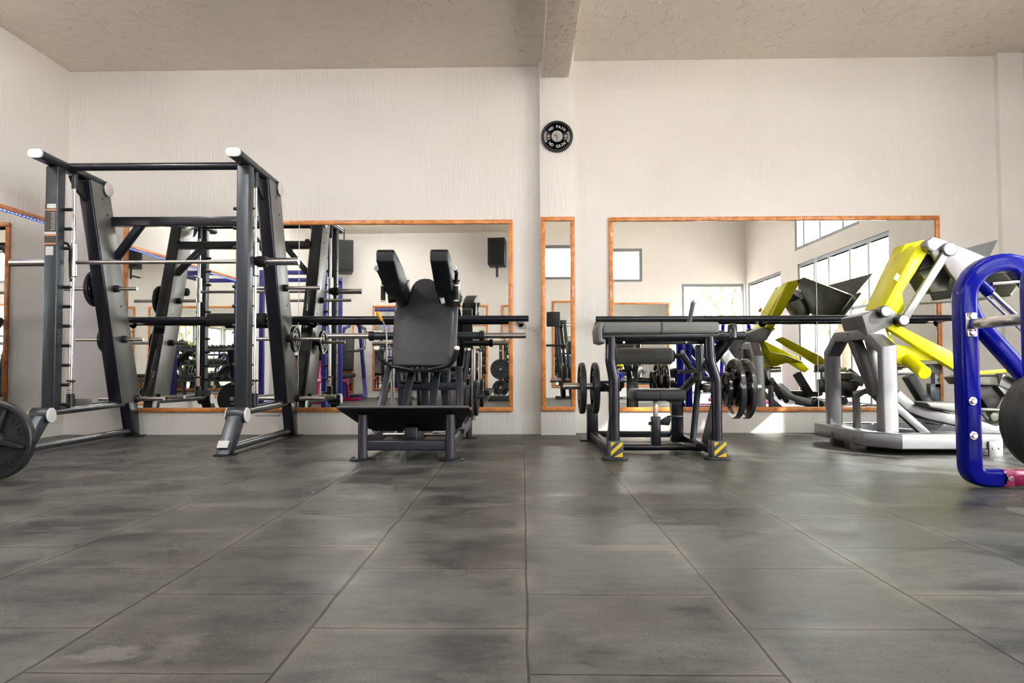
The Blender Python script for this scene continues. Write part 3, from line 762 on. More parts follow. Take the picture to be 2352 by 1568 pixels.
# ------------------------------------------------------------------ SQUAT MACHINE (centre left)
def squat():
    c = -.755
    t = thing('hack_squat_machine', 'dark grey squat machine with shoulder pads and a wide tilted foot platform', 'gym machine', (c, 5.4, 0))
    for s in (-1, 1):
        X = c + s * .285
        MB().rod((X, 4.72, .008), (X, 4.72, .30), .031, .003, 28).build('front_leg', M['plum'], t)
        MB().lathe((X, 4.72, 0), (0, 0, 1), [(0, .085), (.010, .085), (.016, .075), (.018, 0)], 32).rod((X + s * .062, 4.72, .01), (X + s * .062, 4.72, .024), .012, .002, 10).build('floor_pad', M['black'], t)
        MB().beam((X, 4.74, .10), (X + s * .01, 6.20, .14), .045, .085).build('side_rail', M['plum'], t, bevel=.010, bseg=3)
        MB().rod((X + s * .01, 6.22, .005), (X + s * .01, 6.22, .24), .026, .003, 20).build('rear_leg', M['plum'], t)
        MB().lathe((X + s * .015, 6.22, 0), (0, 0, 1), [(0, .065), (.008, .065), (.012, .055), (.012, 0)], 24).build('floor_pad', M['black'], t)
        MB().tube([(X - s * .035, 6.02, .14), (X - s * .03, 6.02, .42), (X + s * .015, 6.0, .74)], .026, 20).build('rear_upright', M['plum'], t)
        MB().rod((X + s * .015, 6.0, .74), (X + s * .016, 6.0, .765), .028, .004, 20).build('end_cap', M['steel'], t)
        MB().rod((X + s * .055, 6.12, .16), (X + s * .06, 6.10, .755), .017, .003, 16).build('guide_rod', M['steel'], t)
        MB().beam((c + s * .265, 5.55, .60), (c + s * .31, 5.25, .14), .05, .06).build('slanted_leg', M['plum'], t, bevel=.010)
        # plates behind the backrest
        MB().beam((c + s * .195, 5.56, .60), (c + s * .195, 5.74, 1.20), .105, .05, (0, -1, .3)).build('back_panel', M['silver_dark'], t, bevel=.010)
        # shoulder pad, bent towards the front
        o = s * .185; w = .062
        pr = [(4.93, 1.395), (4.95, 1.415), (5.12, 1.385), (5.30, 1.345), (5.50, 1.28), (5.52, 1.15), (5.40, 1.125), (5.22, 1.165), (5.10, 1.235), (4.96, 1.315), (4.93, 1.325)]
        m = MB().prism([(c + o - w, y, z) for y, z in pr], (2 * w, 0, 0)); m.build('shoulder_pad', M['vinyl_black'], t, bevel=.012, bseg=3)
        MB().prism([(c + o - w * .3, 5.25, 1.155), (c + o - w * .3, 5.56, 1.28), (c + o - w * .3, 5.72, 1.16), (c + o - w * .3, 5.62, 1.07)], (s * .01 + w * 1.6, 0, 0)).build('pad_bracket', M['black'], t, bevel=.006)
        MB().rod((c + s * .17, 5.60, 1.145), (c + s * .285, 5.58, 1.13), .030, .005, 18).build('pivot_barrel', M['black'], t)
        # upper grips
        hx = c + s * .268
        ga = MB().tube(fillet([(hx + s * .005, 5.10, 1.305), (hx + s * .012, 5.22, 1.29), (hx, 5.30, 1.24), (hx, 5.30, 1.20)], .03, 3), .013, 14).tube([(hx, 5.30, 1.24), (c + s * .20, 5.45, 1.24)], .012, 12).build('grip_arm', M['black'], t)
        MB().lathe((hx + s * .005, 5.10, 1.305), (0, -1, 0), [(0, .016), (.004, .021), (.016, .021), (.020, .016), (.020, .006), (.012, 0)], 20).build('grip_cap', M['white_cap'], ga)
        MB().rod((hx, 5.30, 1.095), (hx, 5.30, 1.20), .0175, .003, 18).build('grip', M['foam'], ga)
        MB().rod((hx, 5.30, 1.198), (hx, 5.30, 1.208), .020, .002, 18).rod((hx, 5.30, 1.087), (hx, 5.30, 1.096), .019, .002, 18).build('grip_ring', M['white_cap'], ga)
        # low hand grips
        lx = c + s * .275
        ga = MB().tube(fillet([(c + s * .06, 5.36, .585), (c + s * .21, 5.30, .615), (lx - s * .03, 5.25, .64), (lx, 5.2, .69)], .03, 3), .014, 14).build('grip_arm', M['black'], t)
        MB().rod((lx - s * .012, 5.205, .66), (lx + s * .012, 5.17, .735), .019, .003, 18).build('grip', M['foam'], ga)
        MB().lathe((lx + s * .012, 5.17, .735), (s * .1, -.6, .8), [(0, .019), (.008, .021), (.014, .018), (.014, .005), (.008, 0)], 20).build('grip_cap', M['white_cap'], ga)
        MB().rod((c + s * .225, 5.40, .665), (c + s * .255, 5.38, .665), .022, .004, 16).build('side_knob', M['black'], t)
        # weight sleeve
        sm = MB().rod((c + s * .15, 5.70, .852), (c + s * .44, 5.70, .852), .030, .003, 24).build('sleeve_mount', M['graphite'], t)
        MB().rod((c + s * .415, 5.70, .852), (c + s * .455, 5.70, .852), .040, .005, 24).build('sleeve_collar', M['black'], sm)
        MB().rod((c + s * .45, 5.70, .852), (c + s * .785, 5.70, .852), .0225, .004, 24).build('weight_sleeve', M['steel'], sm)
        MB().sweep([(c + s * .10, 5.05, .17), (c + s * .10, 6.12, .98)], rrect(.05, .03, .008)).build('slide_rail', M['graphite'], t)
    MB().box(c - .26, c + .26, 4.715, 4.765, .063, .130).build('front_crossbar', M['plum'], t, bevel=.010, bseg=3)
    MB().box(c - .045, c + .045, 4.90, 4.97, .06, .20).build('centre_block', M['plum'], t, bevel=.008)
    MB().beam((c, 4.75, .10), (c, 6.2, .12), .07, .06).build('centre_rail', M['plum'], t, bevel=.008)
    MB().box(c - .05, c + .015, 5.72, 5.80, .11, .64).build('mast', M['plum'], t, bevel=.008)
    MB().box(c + .115, c + .175, 5.78, 5.85, .11, .60).build('mast', M['graphite'], t, bevel=.008)
    MB().box(c - .185, c - .135, 5.80, 5.86, .11, .62).build('mast', M['graphite'], t, bevel=.008)
    MB().box(c - .21, c + .31, 5.66, 5.72, .425, .485).build('crossbar', M['plum'], t, bevel=.008)
    MB().box(c - .21, c - .03, 5.62, 5.70, .485, .498).build('crossbar_plate', M['black'], t, bevel=.002)
    MB().box(c - .29, c + .29, 6.18, 6.24, .16, .22).build('rear_crossbar', M['plum'], t, bevel=.008)
    MB().box(c - .20, c + .20, 5.42, 5.56, .565, .615).build('carriage_base', M['black'], t, bevel=.010)
    o = MB()
    for k in range(3): o.rod((c - .07 + k * .04, 5.41, .60), (c - .07 + k * .04, 5.42, .60), .008, .002, 8)
    o.build('bolt_heads', M['steel'], t)
    # foot platform: high front edge, falling towards the machine
    pl = [(-.415, 4.60, .350), (.405, 4.60, .350), (.42, 4.64, .335), (.335, 4.97, .195), (.27, 5.06, .160), (-.27, 5.06, .160), (-.335, 4.97, .195), (-.43, 4.64, .335)]
    MB().prism([(c + x, y, z) for x, y, z in pl], (0, .005, .013)).build('foot_platform', M['vinyl_black'], t, bevel=.003)
    MB().sweep([(c - .425, 4.597, .352), (c + .415, 4.597, .352)], rrect(.012, .016, .004)).build('platform_lip', M['silver_dark'], t)
    MB().cyl((c - .33, 5.30, .115), (c + .33, 5.30, .115), .014, 14).build('stop_rod', M['chrome'], t)
    # backrest
    half = [(.0, .615), (.19, .615), (.212, .622), (.225, .645), (.225, 1.035), (.215, 1.05), (.175, 1.062), (.135, 1.095), (.118, 1.135), (.112, 1.19), (.100, 1.235), (.075, 1.272), (.040, 1.293), (0, 1.298)]
    out = half + [(-x, z) for x, z in reversed(half[1:-1])]
    y_ = lambda z: 5.38 + (z - .615) * .33
    MB().prism([(c + x, y_(z), z) for x, z in out], (0, .075, -.02)).build('backrest', M['vinyl'], t, bevel=.016, bseg=4)
    # release lever with orange grip
    lx = c - .235
    rlv = MB().tube(fillet([(lx - .005, 5.30, .62), (lx - .005, 5.29, .84), (lx - .022, 5.27, .93), (lx - .045, 5.25, .965)], .04, 4), .0055, 10).build('release_lever', M['steel'], t)
    MB().lathe((lx - .033, 5.258, .945), (-.45, -.35, .9), [(0, .008), (.012, .013), (.035, .011), (.06, .016), (.072, .013), (.076, 0)], 16).build('lever_grip', M['orange_tip'], rlv)
    MB().rod((c + .345, 6.10, .36), (c + .435, 6.10, .36), .024, .004, 18).build('plate_horn', M['plum'], t)
    return t
squat()
plate('thin black plate hanging edge on beside the squat machine right rear leg', (-.385, 6.10, .345), (1, 0, 0), .150, .026, M['iron'], 'none', None, .025)

# ------------------------------------------------------------------ LEG EXTENSION / CURL MACHINE (centre right)
def legcurl():
    t = thing('leg_curl_machine', 'black tube framed leg machine with grey padded top and yellow striped feet', 'gym machine', (.93, 5.2, 0))
    for s, xb, xt in ((-1, .597, .575), (1, 1.262, 1.222)):
        MB().tube(fillet([(xb, 4.75, .02), (xb - s * .0, 4.75, .52), (xt, 4.75, .64), (xt - s * .004, 4.75, .80)], .18, 6), .035, 24, up=(0, 1, 0)).build('front_post', M['navy'], t)
        fs = MB().box(xb - .048, xb + .052, 4.70, 4.80, .018, .125).build('foot_sleeve', M['stripe_grey'], t, bevel=.006)
        st = MB(); y = 4.698; x0 = xb - .030; x1 = xb + .046; z0 = .024; z1 = .118
        st.prism([(x0, y, .060), (x0, y, .035 - .005), (x1, y, .100), (x1, y, z1), (x1 - .010, y, z1)], (0, -.002, 0))
        st.prism([(x0, y, z1), (x0, y, .088), (x0 + .032, y, z1)], (0, -.002, 0))
        st.prism([(x0 + .020, y, z0), (x1, y, z0), (x1, y, .055), (x1 - .012, y, .048)], (0, -.002, 0))
        st.build('warning_stripes', M['stripe_yellow'], fs, smooth=False)
        MB().sweep([(xb + .0, 4.75, 0), (xb, 4.75, .020)], rrect(.17, .10, .045, 6), up=(0, 1, 0)).build('floor_pad', M['rubber'], t, bevel=.004)
        xr = .57 if s < 0 else 1.235
        MB().beam((xb, 4.80, .052), (xr, 5.97, .052), .055, .055).build('floor_rail', M['navy'], t, bevel=.006)
        MB().prism([(xb - .012, 4.80, .33), (xb - .012, 4.86, .36), (xb - .012, 5.14, .06), (xb - .012, 4.80, .06)], (.024, 0, 0)).build('gusset', M['black'], t, bevel=.003)
    MB().box(.525, .615, 5.93, 6.02, 0.0, .30).build('rear_post', M['navy'], t, bevel=.006)
    MB().box(.47, .64, 5.92, 6.04, 0, .012).build('floor_pad', M['black'], t, bevel=.003)
    MB().box(1.135, 1.225, 5.55, 5.64, 0.03, .44).build('rear_post', M['navy'], t, bevel=.006)
    MB().box(.57, 1.235, 5.94, 6.0, .03, .08).build('rear_crossbar', M['navy'], t, bevel=.006)
    MB().cyl((.60, 5.12, .040), (1.25, 5.12, .040), .023, 20).build('floor_crossbar', M['navy'], t)
    MB().rod((1.205, 5.12, .04), (1.255, 5.12, .04), .03, .004, 18).build('crossbar_flange', M['navy'], t)
    # top thigh pad with rolled left end
    tp = MB().box(.515, 1.285, 4.72, 5.05, .815, .895).build('top_pad', M['vinyl_grey'], t, bevel=.022, bseg=4)
    MB().sweep([(.512, 4.70, .885), (.500, 4.70, .845), (.505, 4.70, .775), (.535, 4.70, .765)], [(a, b - .17) for a, b in rrect(.030, .36, .010)], up=(0, -1, 0)).build('pad_end_roll', M['vinyl_grey'], t, bevel=.004)
    MB().box(.905, .911, 4.716, 5.04, .818, .892).build('pad_seam', M['vinyl'], tp, smooth=False)
    MB().box(.53, 1.28, 4.74, 5.04, .782, .816).build('pad_board', M['black'], t, bevel=.004)
    MB().rod((.52, 4.745, .800), (1.29, 4.745, .800), .026, .004, 24).build('top_tube', M['navy'], t)
    MB().box(.62, 1.20, 4.80, 4.86, .752, .782).build('under_beam', M['navy'], t, bevel=.004)
    o = MB()
    for x in (.67, 1.08): o.rod((x, 4.79, .765), (x, 4.80, .765), .010, .002, 8)
    o.build('bolt_heads', M['chrome'], t)
    # right hand linkage
    MB().rod((1.27, 4.75, .805), (1.315, 4.75, .805), .034, .004, 20).rod((1.31, 4.75, .805), (1.455, 4.75, .805), .027, .004, 20).build('pivot_tube', M['navy'], t)
    MB().tube([(1.37, 4.745, .79), (1.37, 4.745, .865)], .031, 20).lathe((1.37, 4.745, .865), (0, 0, 1), [(0, .031), (.012, .026), (.018, .014), (.02, 0)], 20).build('pivot_knuckle', M['navy'], t)
    MB().beam((1.375, 4.80, .80), (1.315, 5.15, .60), .045, .05).build('linkage_arm', M['navy'], t, bevel=.006)
    MB().beam((1.33, 4.78, .78), (1.245, 4.98, .60), .035, .045).build('linkage_arm', M['navy'], t, bevel=.006)
    hg = MB().tube([(1.145, 5.0, .89), (1.175, 5.0, 1.035)], .0165, 16).build('hand_grip', M['plum'], t)
    MB().lathe((1.175, 5.0, 1.035), (.2, 0, 1), [(0, .017), (.006, .020), (.022, .020), (.028, .012), (.028, 0)], 18).build('grip_cap', M['chrome'], hg)
    # roller pad
    MB().rod((.665, 5.20, .680), (1.070, 5.20, .680), .060, .012, 36).build('roller_pad', M['vinyl_grey'], t)
    MB().rod((.60, 5.20, .68), (.67, 5.20, .68), .016, .002, 14).rod((1.07, 5.20, .68), (1.145, 5.20, .68), .018, .003, 14).rod((1.068, 5.20, .68), (1.085, 5.20, .68), .042, .004, 24).build('roller_axle', M['black'], t)
    MB().beam((1.135, 5.20, .695), (1.215, 5.22, .575), .045, .04, (0, 1, 0)).build('roller_arm', M['navy'], t, bevel=.006)
    MB().rod((1.265, 5.20, .575), (1.265, 5.20, .760), .030, .006, 20).build('vertical_roller', M['graphite'], t)
    MB().beam((1.115, 5.20, .565), (1.30, 5.20, .575), .035, .03).build('adjuster_bar', M['black'], t, bevel=.004)
    MB().rod((1.262, 5.22, .50), (1.262, 5.22, .58), .038, .006, 18).build('adjuster_hub', M['black'], t)
    MB().tube([(1.262, 5.22, .52), (1.235, 5.30, .08)], .023, 18).build('support_tube', M['graphite'], t)
    MB().beam((1.30, 5.22, .60), (1.20, 5.55, .40), .05, .04).build('linkage_arm', M['navy'], t, bevel=.006)
    # seat
    st_ = MB().box(.765, 1.125, 4.98, 5.33, .368, .447).build('seat', M['vinyl'], t, bevel=.024, bseg=4)
    MB().box(.942, .946, 4.976, 5.30, .372, .444).build('seat_seam', M['vinyl_black'], st_, smooth=False)
    MB().prism([(1.0, 5.05, .37), (1.11, 5.05, .37), (1.09, 5.05, .33)], (0, .2, 0)).build('seat_bracket', M['black'], t, bevel=.003)
    MB().box(.920, .950, 5.12, 5.15, .20, .37).build('seat_post', M['steel'], t, bevel=.003)
    MB().box(.904, .966, 5.10, 5.165, .04, .255).build('seat_sleeve', M['navy'], t, bevel=.006)
    MB().rod((.885, 5.13, .205), (.905, 5.13, .205), .012, .003, 12).build('set_knob', M['black'], t)
    MB().prism([(.965, 5.13, .225), (1.03, 5.13, .262), (1.045, 5.13, .235), (1.03, 5.13, .19), (.965, 5.13, .195)], (0, .02, 0)).tube([(1.02, 5.13, .255), (1.13, 5.15, .252)], .006, 8).build('seat_lever', M['black'], t, bevel=.002)
    MB().rod((1.15, 5.53, .33), (1.15, 5.55, .33), .014, .003, 12).build('bolt', M['chrome'], t)
    # weight pegs
    MB().rod((.29, 5.20, .466), (.56, 5.20, .466), .0235, .005, 22).build('weight_peg', M['steel'], t)
    MB().rod((.535, 5.20, .466), (.62, 5.20, .466), .040, .005, 22).build('peg_collar', M['navy'], t)
    MB().rod((1.29, 5.20, .455), (1.44, 5.20, .455), .036, .004, 22).build('peg_collar', M['navy'], t)
    MB().rod((1.42, 5.20, .455), (1.70, 5.20, .455), .0235, .005, 22).build('weight_peg', M['steel'], t)
    MB().beam((.60, 4.80, .45), (.585, 5.22, .466), .03, .05).build('peg_arm', M['navy'], t, bevel=.004)
    MB().beam((1.27, 4.80, .45), (1.285, 5.22, .46), .03, .05).build('peg_arm', M['navy'], t, bevel=.004)
    return t
legcurl()
G = 'black plates on the two pegs of the black leg machine'
plate('black plate nearest the peg tip on the left side of the leg machine', (.425, 5.20, .452), (1, 0, 0), .183, .040, M['iron'], 'grips', G)
plate('black plate closest to the frame on the left side of the leg machine', (.518, 5.20, .452), (1, 0, 0), .183, .040, M['iron'], 'grips', G)
plate('small glossy black plate innermost on the right peg of the leg machine', (1.455, 5.20, .442), (1, 0, 0), .125, .036, M['gloss_iron'], 'none', G)
plate('big glossy black plate in the middle of the right peg of the leg machine', (1.515, 5.20, .446), (1, 0, 0), .215, .046, M['gloss_iron'], 'grips', G)
plate('big black plate outermost on the right peg of the leg machine', (1.590, 5.20, .446), (1, 0, 0), .215, .042, M['gloss_iron'], 'grips', G)

# ------------------------------------------------------------------ LEG PRESS (right, yellow arms)
def at(u, v, Y):
    """point on the plane y=Y for a measured point of the photograph"""
    d = cam.matrix_world.to_3x3() @ Vector(((u - 1176) / 1665, -(v - 784) / 1665, -1)); o = cam.matrix_world.translation
    return o + d * ((Y - o.y) / d.y)
def ext(mb, pts, Y, dy): return mb.prism([at(u, v, Y) for u, v in pts], (0, dy, 0))
def legpress():
    t = thing('leg_press_machine', 'silver framed leg press with bright yellow swing arms at the right', 'gym machine', (3.0, 5.4, 0))
    # base ring
    prof = rrect(.10, .105, .012)
    MB().sweep([(2.42, 5.95, .098), (2.42, 5.12, .098), (2.56, 4.95, .098), (3.20, 4.95, .098)], prof).build('base_frame', M['silver'], t)
    MB().sweep([(2.42, 5.93, .098), (3.60, 5.93, .098)], prof).build('rear_base_frame', M['silver'], t)
    MB().box(2.46, 3.3, 5.05, 5.88, .05, .075).build('base_tray', M['black'], t, smooth=False)
    MB().beam((3.20, 5.0, .11), (2.75, 5.5, .12), .06, .05).build('base_brace', M['silver'], t, bevel=.006)
    for y in (5.62, 5.27):
        MB().box(2.362, 2.378, y - .022, y + .022, .0, .10).box(2.37, 2.46, y - .02, y + .02, 0, .045).rod((2.355, y, .075), (2.364, y, .075), .012, .002, 10).build('floor_clip', M['silver_dark'], t, bevel=.004)
    MB().box(3.10, 3.19, 4.885, 4.90, .0, .10).rod((3.125, 4.88, .055), (3.125, 4.886, .055), .008, .002, 8).rod((3.165, 4.88, .055), (3.165, 4.886, .055), .008, .002, 8).build('floor_bracket', M['silver'], t, bevel=.003)
    # big arch over the base
    MB().sweep([(2.46, 5.78, .15), (2.445, 5.76, .70), (2.455, 5.62, .825), (2.50, 5.25, .835), (2.545, 5.10, .725), (2.545, 5.09, .15)], rrect(.075, .105, .010), up=(1, 0, 0)).build('arch_frame', M['silver'], t)
    MB().sweep([(2.60, 5.70, .12), (2.60, 5.70, .385), (2.66, 5.62, .42), (2.82, 5.55, .23)], rrect(.045, .05, .006), up=(0, 1, 0)).build('inner_arch', M['silver_dark'], t)
    MB().sweep([(2.56, 5.22, .12), (2.56, 5.22, .375), (2.60, 5.22, .395)], rrect(.06, .04, .006), up=(0, 1, 0)).build('inner_post', M['silver'], t)
    # head block carrying the pivots
    ext(MB(), [(1980, 724), (2040, 702), (2064, 722), (2048, 748), (1993, 770)], 5.18, .36).build('head_block', M['silver_dark'], t, bevel=.008)
    ext(MB(), [(1995, 768), (2034, 752), (2046, 800), (2012, 803)], 5.18, .10).build('neck', M['silver'], t, bevel=.006)
    MB().beam(at(1955, 760, 5.45), at(2012, 905, 5.45), .07, .085, (1, 0, 0)).build('diagonal_strut', M['silver_dark'], t, bevel=.006)
    MB().beam(at(1995, 770, 5.30), at(2030, 905, 5.30), .035, .07, (1, 0, 0)).build('diagonal_strut', M['silver'], t, bevel=.006)
    # upper yellow arm (near face polygon extruded away)
    ext(MB(), [(2103, 571), (2127, 552), (2134, 576), (2106, 622), (2074, 672), (2079, 712), (2060, 728), (2020, 724), (2030, 704)], 5.19, .30).build('upper_arm', M['yellow'], t, bevel=.014, bseg=2)
    ext(MB(), [(2078, 560), (2126, 549), (2112, 575), (2034, 712), (2006, 712)], 5.40, .16).build('upper_arm_cheek', M['yellow'], t, bevel=.010)
    ext(MB(), [(2052, 640), (2060, 626), (2068, 632), (2061, 646)], 5.185, .004).build('sticker', M['label_orange'], t, smooth=False)
    # lower yellow arm
    ext(MB(), [(2036, 752), (2056, 742), (2184, 806), (2230, 850), (2215, 862), (2172, 836)], 5.19, .07).build('lower_arm', M['yellow'], t, bevel=.006)
    ext(MB(), [(2036, 752), (2056, 742), (2184, 806), (2230, 850), (2215, 862), (2172, 836)], 5.46, .07).build('lower_arm', M['yellow'], t, bevel=.006)
    ext(MB(), [(2014, 760), (2036, 752), (2058, 790), (2112, 800), (2176, 828), (2110, 828), (2078, 840), (2062, 836)], 5.24, .24).build('arm_web', M['yellow'], t, bevel=.008)
    MB().rod(at(2085, 826, 5.25), at(2124, 857, 5.0), .045, .006, 28).build('plate_horn', M['yellow'], t)
    # link bar and pins
    a, b = at(2178, 573, 5.14), at(2076, 734, 5.14)
    lk = MB().beam(a, b, .03, .058, (1, 0, 0)).build('link_bar', M['silver'], t, bevel=.010, bseg=3)
    MB().rod(a + Vector((0, -.03, 0)), a + Vector((0, .05, 0)), .050, .006, 28).build('link_pin', M['silver'], lk)
    for (u, v, r) in ((2076, 735, .034), (2035, 715, .034), (2142, 562, .036)):
        p = at(u, v, 5.12); pb = MB().rod(p + Vector((0, .0, 0)), p + Vector((0, .08, 0)), r * 1.25, .004, 28).build('pivot_boss', M['black'] if v != 562 else M['silver'], t)
        MB().rod(p + Vector((0, -.012, 0)), p + Vector((0, .01, 0)), r, .005, 28).build('pivot_cap', M['white_cap'], pb)
    # foot plate with folded wings and its carrier
    ext(MB(), [(2128, 556), (2140, 545), (2150, 545), (2212, 567), (2262, 588), (2286, 603), (2262, 640), (2215, 668), (2181, 625), (2168, 602), (2150, 598)], 5.16, .035).build('plate_carrier', M['silver'], t, bevel=.006)
    MB().prism([(x, 5.54, z) for x, z in ((2.94, 1.52), (3.02, 1.56), (3.53, 1.36), (3.34, 1.09), (3.13, 1.10))], (0, .02, 0)).build('plate_carrier', M['footplate'], t, bevel=.003)
    MB().prism([(3.34, 5.0, 1.09), (3.56, 5.0, 1.38), (3.56, 5.68, 1.38), (3.34, 5.68, 1.09)], (.012, 0, -.009)).build('foot_plate', M['footplate'], t)
    MB().prism([(3.10, 5.20, 1.10), (3.34, 5.20, 1.09), (3.34, 5.54, 1.09), (3.10, 5.54, 1.10)], (0, 0, -.010)).build('foot_plate_underside', M['footplate'], t)
    MB().prism([(3.27, 5.56, 1.47), (3.70, 5.66, 1.585), (3.54, 5.58, 1.36)], (0, .012, 0)).build('foot_plate_wing', M['side_silver'], t)
    MB().prism([(2.90, 5.30, 1.065), (3.18, 5.22, 1.10), (3.38, 5.20, 1.16), (3.34, 5.20, 1.085), (3.08, 5.25, 1.07)], (0, .25, .0)).build('foot_plate_wing', M['side_silver'], t)
    ext(MB(), [(2131, 580), (2168, 603), (2110, 622), (2118, 606)], 5.25, .15).build('plate_bracket', M['black'], t, bevel=.005)
    ext(MB(), [(2110, 622), (2170, 603), (2186, 628), (2176, 668), (2140, 672)], 5.30, .20).build('plate_gusset', M['footplate'], t, bevel=.006)
    # seat rail chain, seat, supports
    MB().sweep([at(2052, 905, 5.45), at(2086, 935, 5.45), at(2126, 950, 5.45), at(2226, 972, 5.45), at(2276, 990, 5.45), at(2345, 978, 5.45)], rrect(.10, .085, .012)).build('seat_rail', M['silver'], t)
    MB().beam(at(2046, 925, 5.25), at(2134, 1004, 5.25), .05, .055).build('seat_strut', M['silver'], t, bevel=.006)
    MB().beam(at(2048, 927, 5.215), at(2062, 940, 5.215), .012, .04).build('warning_label', M['stripe_yellow'], t, smooth=False)
    MB().beam(at(2012, 880, 5.5), at(2052, 945, 5.5), .06, .06).build('seat_link', M['graphite'], t, bevel=.006)
    ext(MB(), [(2128, 924), (2230, 926), (2230, 940), (2190, 946), (2136, 936)], 5.25, .30).build('seat', M['vinyl_grey'], t, bevel=.016, bseg=3)
    MB().sweep([at(2098, 958, 5.5), at(2152, 968, 5.5), at(2166, 945, 5.5)], rrect(.05, .045, .006)).build('footrest_arm', M['silver_dark'], t)
    ext(MB(), [(2110, 972), (2150, 972), (2172, 952), (2178, 966), (2138, 1000), (2128, 994)], 5.48, .16).build('footrest', M['black'], t, bevel=.006)
    MB().box(2.67, 2.72, 5.30, 5.36, .36, .585).build('stop_post', M['silver'], t, bevel=.004)
    MB().rod(at(2056, 852, 5.33), at(2094, 850, 5.33), .032, .004, 20).build('stop_cylinder', M['steel'], t)
    MB().beam(at(2086, 862, 5.55), at(2128, 930, 5.55), .10, .07, (1, 0, 0)).build('back_support', M['vinyl_black'], t, bevel=.010)
    MB().box(3.12, 3.20, 5.60, 5.66, .33, .47).build('rear_stop_block', M['graphite'], t, bevel=.004)
    MB().box(3.10, 3.20, 5.58, 5.66, .545, .62).build('rear_stop_head', M['silver_dark'], t, bevel=.004)
    MB().box(3.155, 3.195, 5.60, 5.66, .44, .56).build('rear_stop_post', M['silver'], t, bevel=.003)
    # back pad, right of the blue frame
    ext(MB(), [(2222, 866), (2244, 862), (2292, 861), (2296, 886), (2236, 884)], 5.35, .32).build('back_pad', M['footplate'], t, bevel=.012, bseg=3)
    ext(MB(), [(2232, 884), (2296, 886), (2312, 898), (2290, 938), (2270, 938)], 5.42, .18).build('pad_support', M['black'], t, bevel=.006)
    MB().sweep([at(2290, 872, 5.42), at(2345, 893, 5.42)], rrect(.09, .10, .012)).build('back_rail', M['silver'], t)
    ext(MB(), [(2291, 886), (2318, 896), (2312, 912)], 5.38, .08).build('rail_gusset', M['silver'], t, bevel=.003)
    MB().tube(fillet([at(2236, 880, 5.38), at(2234, 928, 5.38), at(2252, 940, 5.38), at(2335, 943, 5.38)], .05, 5), .014, 14, up=(0, 1, 0)).build('hand_loop', M['footplate'], t)
    MB().beam(at(2220, 858, 5.3), at(2322, 850, 5.3), .05, .022).build('lower_arm_tail', M['yellow'], t, bevel=.004)
    MB().rod(at(2330, 850, 5.24), at(2330, 850, 5.30), .030, .006, 24).build('pivot_cap', M['white_cap'], t)
    MB().beam(at(2336, 855, 5.3), at(2380, 890, 5.3), .05, .08).build('back_link', M['silver_dark'], t, bevel=.005)
    MB().lathe(at(2273, 955, 5.45), (0, -1, 0), [(0, .0), (0, .045), (.03, .05), (.06, .03), (.065, 0)], 20).build('adjust_knob', M['footplate'], t)
    MB().beam(at(2248, 938, 5.4), at(2268, 962, 5.4), .02, .02).build('latch', M['black'], t)
    return t
legpress()
# low dark platform behind the press
pf = thing('floor_platform', 'low dark grey platform on the floor behind the yellow leg press', 'platform', (3.9, 6.25, 0))
MB().box(3.28, 4.365, 6.02, 6.50, .0, .105).build('deck', M['graphite'], pf, bevel=.008)
MB().box(3.26, 4.365, 6.01, 6.51, .105, .120).build('top_sheet', M['rubber'], pf, bevel=.003)

